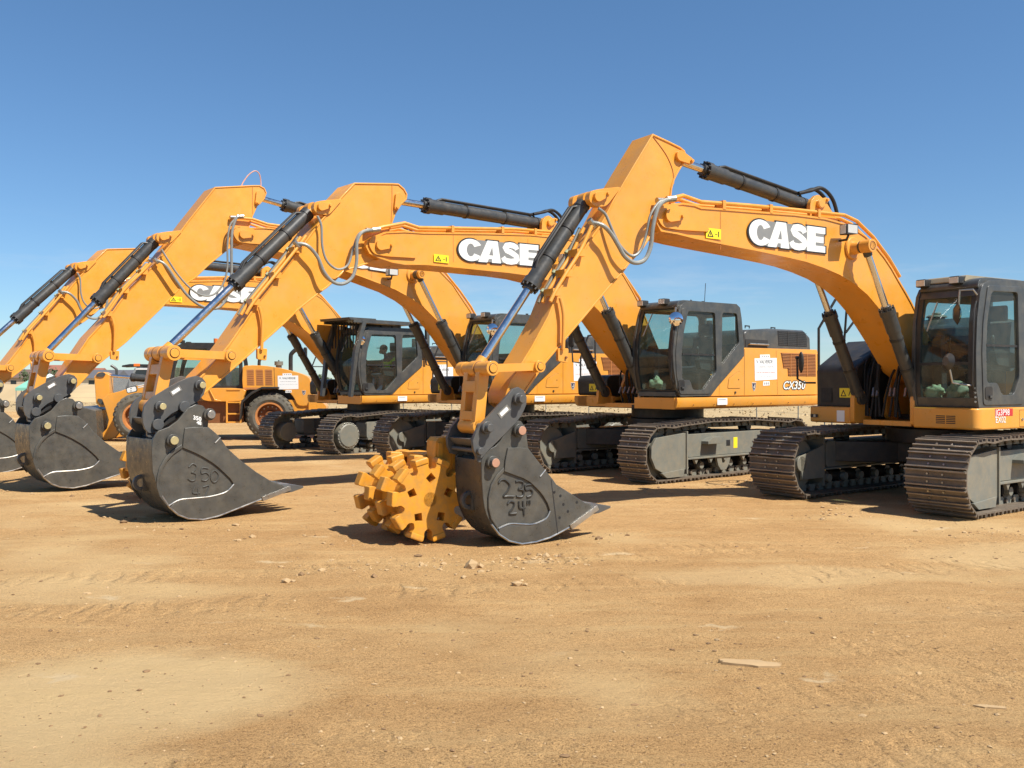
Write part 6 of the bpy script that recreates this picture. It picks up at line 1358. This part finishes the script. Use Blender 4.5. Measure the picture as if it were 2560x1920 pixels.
for x, y, r, fl, lb in ((.05, 7.75, .055, .7, 'fist sized clay clod alone in front of the bucket welded 235'), (-.38, 8.55, .075, .9, 'upright clay clod just below the bucket and padded wheel'), (-1.95, 7.95, .05, .6, 'dark clay clod on bare ground left of the padded wheel'),
                        (1.45, 5.6, .12, .10, 'flat pale flake of dried clay in the middle of the bare ground'), (3.72, 4.35, .085, .22, 'flat pale clay flake near the right edge of the bare ground'), (2.55, 4.9, .05, .3, 'small pale clay flake left of the one near the right edge')):
    m = MB()
    if fl < .35:
        ol = [(r * 1.6 * rn.uniform(.78, 1.12) * math.cos(R(a)), r * .55 * rn.uniform(.6, 1.15) * math.sin(R(a)) - r * .35 * math.cos(R(a))) for a in range(0, 360, 14)]
        m.plate(ol, -.004, r * .09 + .004, 'clod', plane='xy')
    else: clod(m, 0, 0, r * fl * .35, r, flat=fl); clod(m, r * 1.1, .01, r * fl * .2, r * .5, flat=fl)
    o = m.build('clay_clod', angle=20); o.location = (x, y, ghz(x, y)); tag(o, lb, 'clod')

# dry grass tufts beyond the yard: one mass
m = MB(); vs = []; fs = []
for k in range(5000):
    y = rn.uniform(26, 95); x = rn.uniform(-.62, .62) * y
    if y + .55 * x + 8 * (.5 + .5 * noise.noise((x * .35, y * .35, 0))) < 47: continue
    h = rn.uniform(.03, .13) * (1.4 if noise.noise((x * .15, y * .15, 5)) > .1 else .7); w = rn.uniform(.02, .05) * (1 + y / 60); a = rn.random() * 3.14; c, s = math.cos(a) * w, math.sin(a) * w; dx, dy = rn.gauss(0, .08), rn.gauss(0, .08)
    o = len(vs); vs += [(x - c, y - s, -.04), (x + c, y + s, -.04), (x + dx, y + dy, h)]; fs.append((o, o + 1, o + 2))
m.add(vs, fs, 'straw'); tag(m.build('dry_grass', recalc=False), kind='stuff')

# ============================================================ sky, sun, camera
w = bpy.data.worlds.new('World'); SC.world = w; w.use_nodes = True; nt = w.node_tree; nt.nodes.clear()
SUN = Vector((.81, -.586, 0)).normalized(); EL = 54.
sky = N(nt, 'ShaderNodeTexSky', sky_type='NISHITA', sun_disc=False); sky.sun_elevation = R(EL); sky.sun_rotation = math.atan2(SUN.x, SUN.y)
sky.air_density = 1.0; sky.dust_density = .0; sky.ozone_density = 3.0; sky.altitude = 300
bg = N(nt, 'ShaderNodeBackground'); bg.inputs[1].default_value = .076
tc = N(nt, 'ShaderNodeTexCoord'); sp = N(nt, 'ShaderNodeSeparateXYZ'); nt.links.new(tc.outputs['Generated'], sp.inputs[0])
cn = noise_n(nt, 5.5, 9, .62, vec=tc.outputs['Generated'], stretch=(1.2, 1.2, 7)); cr = ramp(nt, cn.outputs[0], [(.50, (0, 0, 0)), (.75, (.40,) * 3)])
lo = ramp(nt, sp.outputs[2], [(.0, (.6,) * 3), (.07, (1, 1, 1)), (.17, (0, 0, 0))]); lf = ramp(nt, sp.outputs[0], [(.35, (1, 1, 1)), (.62, (.12,) * 3)])
# Generated runs 0..1 or -1..1 by build: the masks only need low directions to the left
mu = N(nt, 'ShaderNodeMath', operation='MULTIPLY'); nt.links.new(cr.outputs[0], mu.inputs[0]); nt.links.new(lo.outputs[0], mu.inputs[1])
hz = ramp(nt, sp.outputs[2], [(.0, (.66, .82, .97)), (.10, (.69, .87, 1.03)), (.40, (.75, .98, 1.11))])
skc = mix(nt, sky.outputs[0], hz.outputs[0], 1., 'MULTIPLY'); cl = mix(nt, skc, (6.4, 6.8, 7.2), mu.outputs[0]); nt.links.new(cl, bg.inputs[0])
wo = N(nt, 'ShaderNodeOutputWorld'); nt.links.new(bg.outputs[0], wo.inputs[0])
sl = bpy.data.lights.new('sun', 'SUN'); sl.energy = 4.8; sl.angle = R(.53); sl.color = (1, .955, .87); so = bpy.data.objects.new('sun', sl); COL.objects.link(so)
so.location = (20, -20, 30); d = Vector((SUN.x * math.cos(R(EL)), SUN.y * math.cos(R(EL)), math.sin(R(EL)))); so.rotation_euler = d.to_track_quat('Z', 'Y').to_euler()
cd = bpy.data.cameras.new('camera'); cam = bpy.data.objects.new('camera', cd); COL.objects.link(cam); cam.location = (0, 0, 1.7); cam.rotation_euler = (R(90), 0, 0)
cd.sensor_width = 36; cd.lens = 36 * 2300 / 2560; cd.shift_y = -(957 - 960) / 2560 * -1 * -1 * -1; cd.clip_end = 6000; cd.clip_start = .05; SC.camera = cam
SC.view_settings.view_transform = 'Standard'; SC.view_settings.look = 'None'; SC.view_settings.gamma = 1; SC.view_settings.exposure = .65
SC.cycles.max_bounces = 8; SC.cycles.transparent_max_bounces = 12; SC.cycles.glossy_bounces = 4
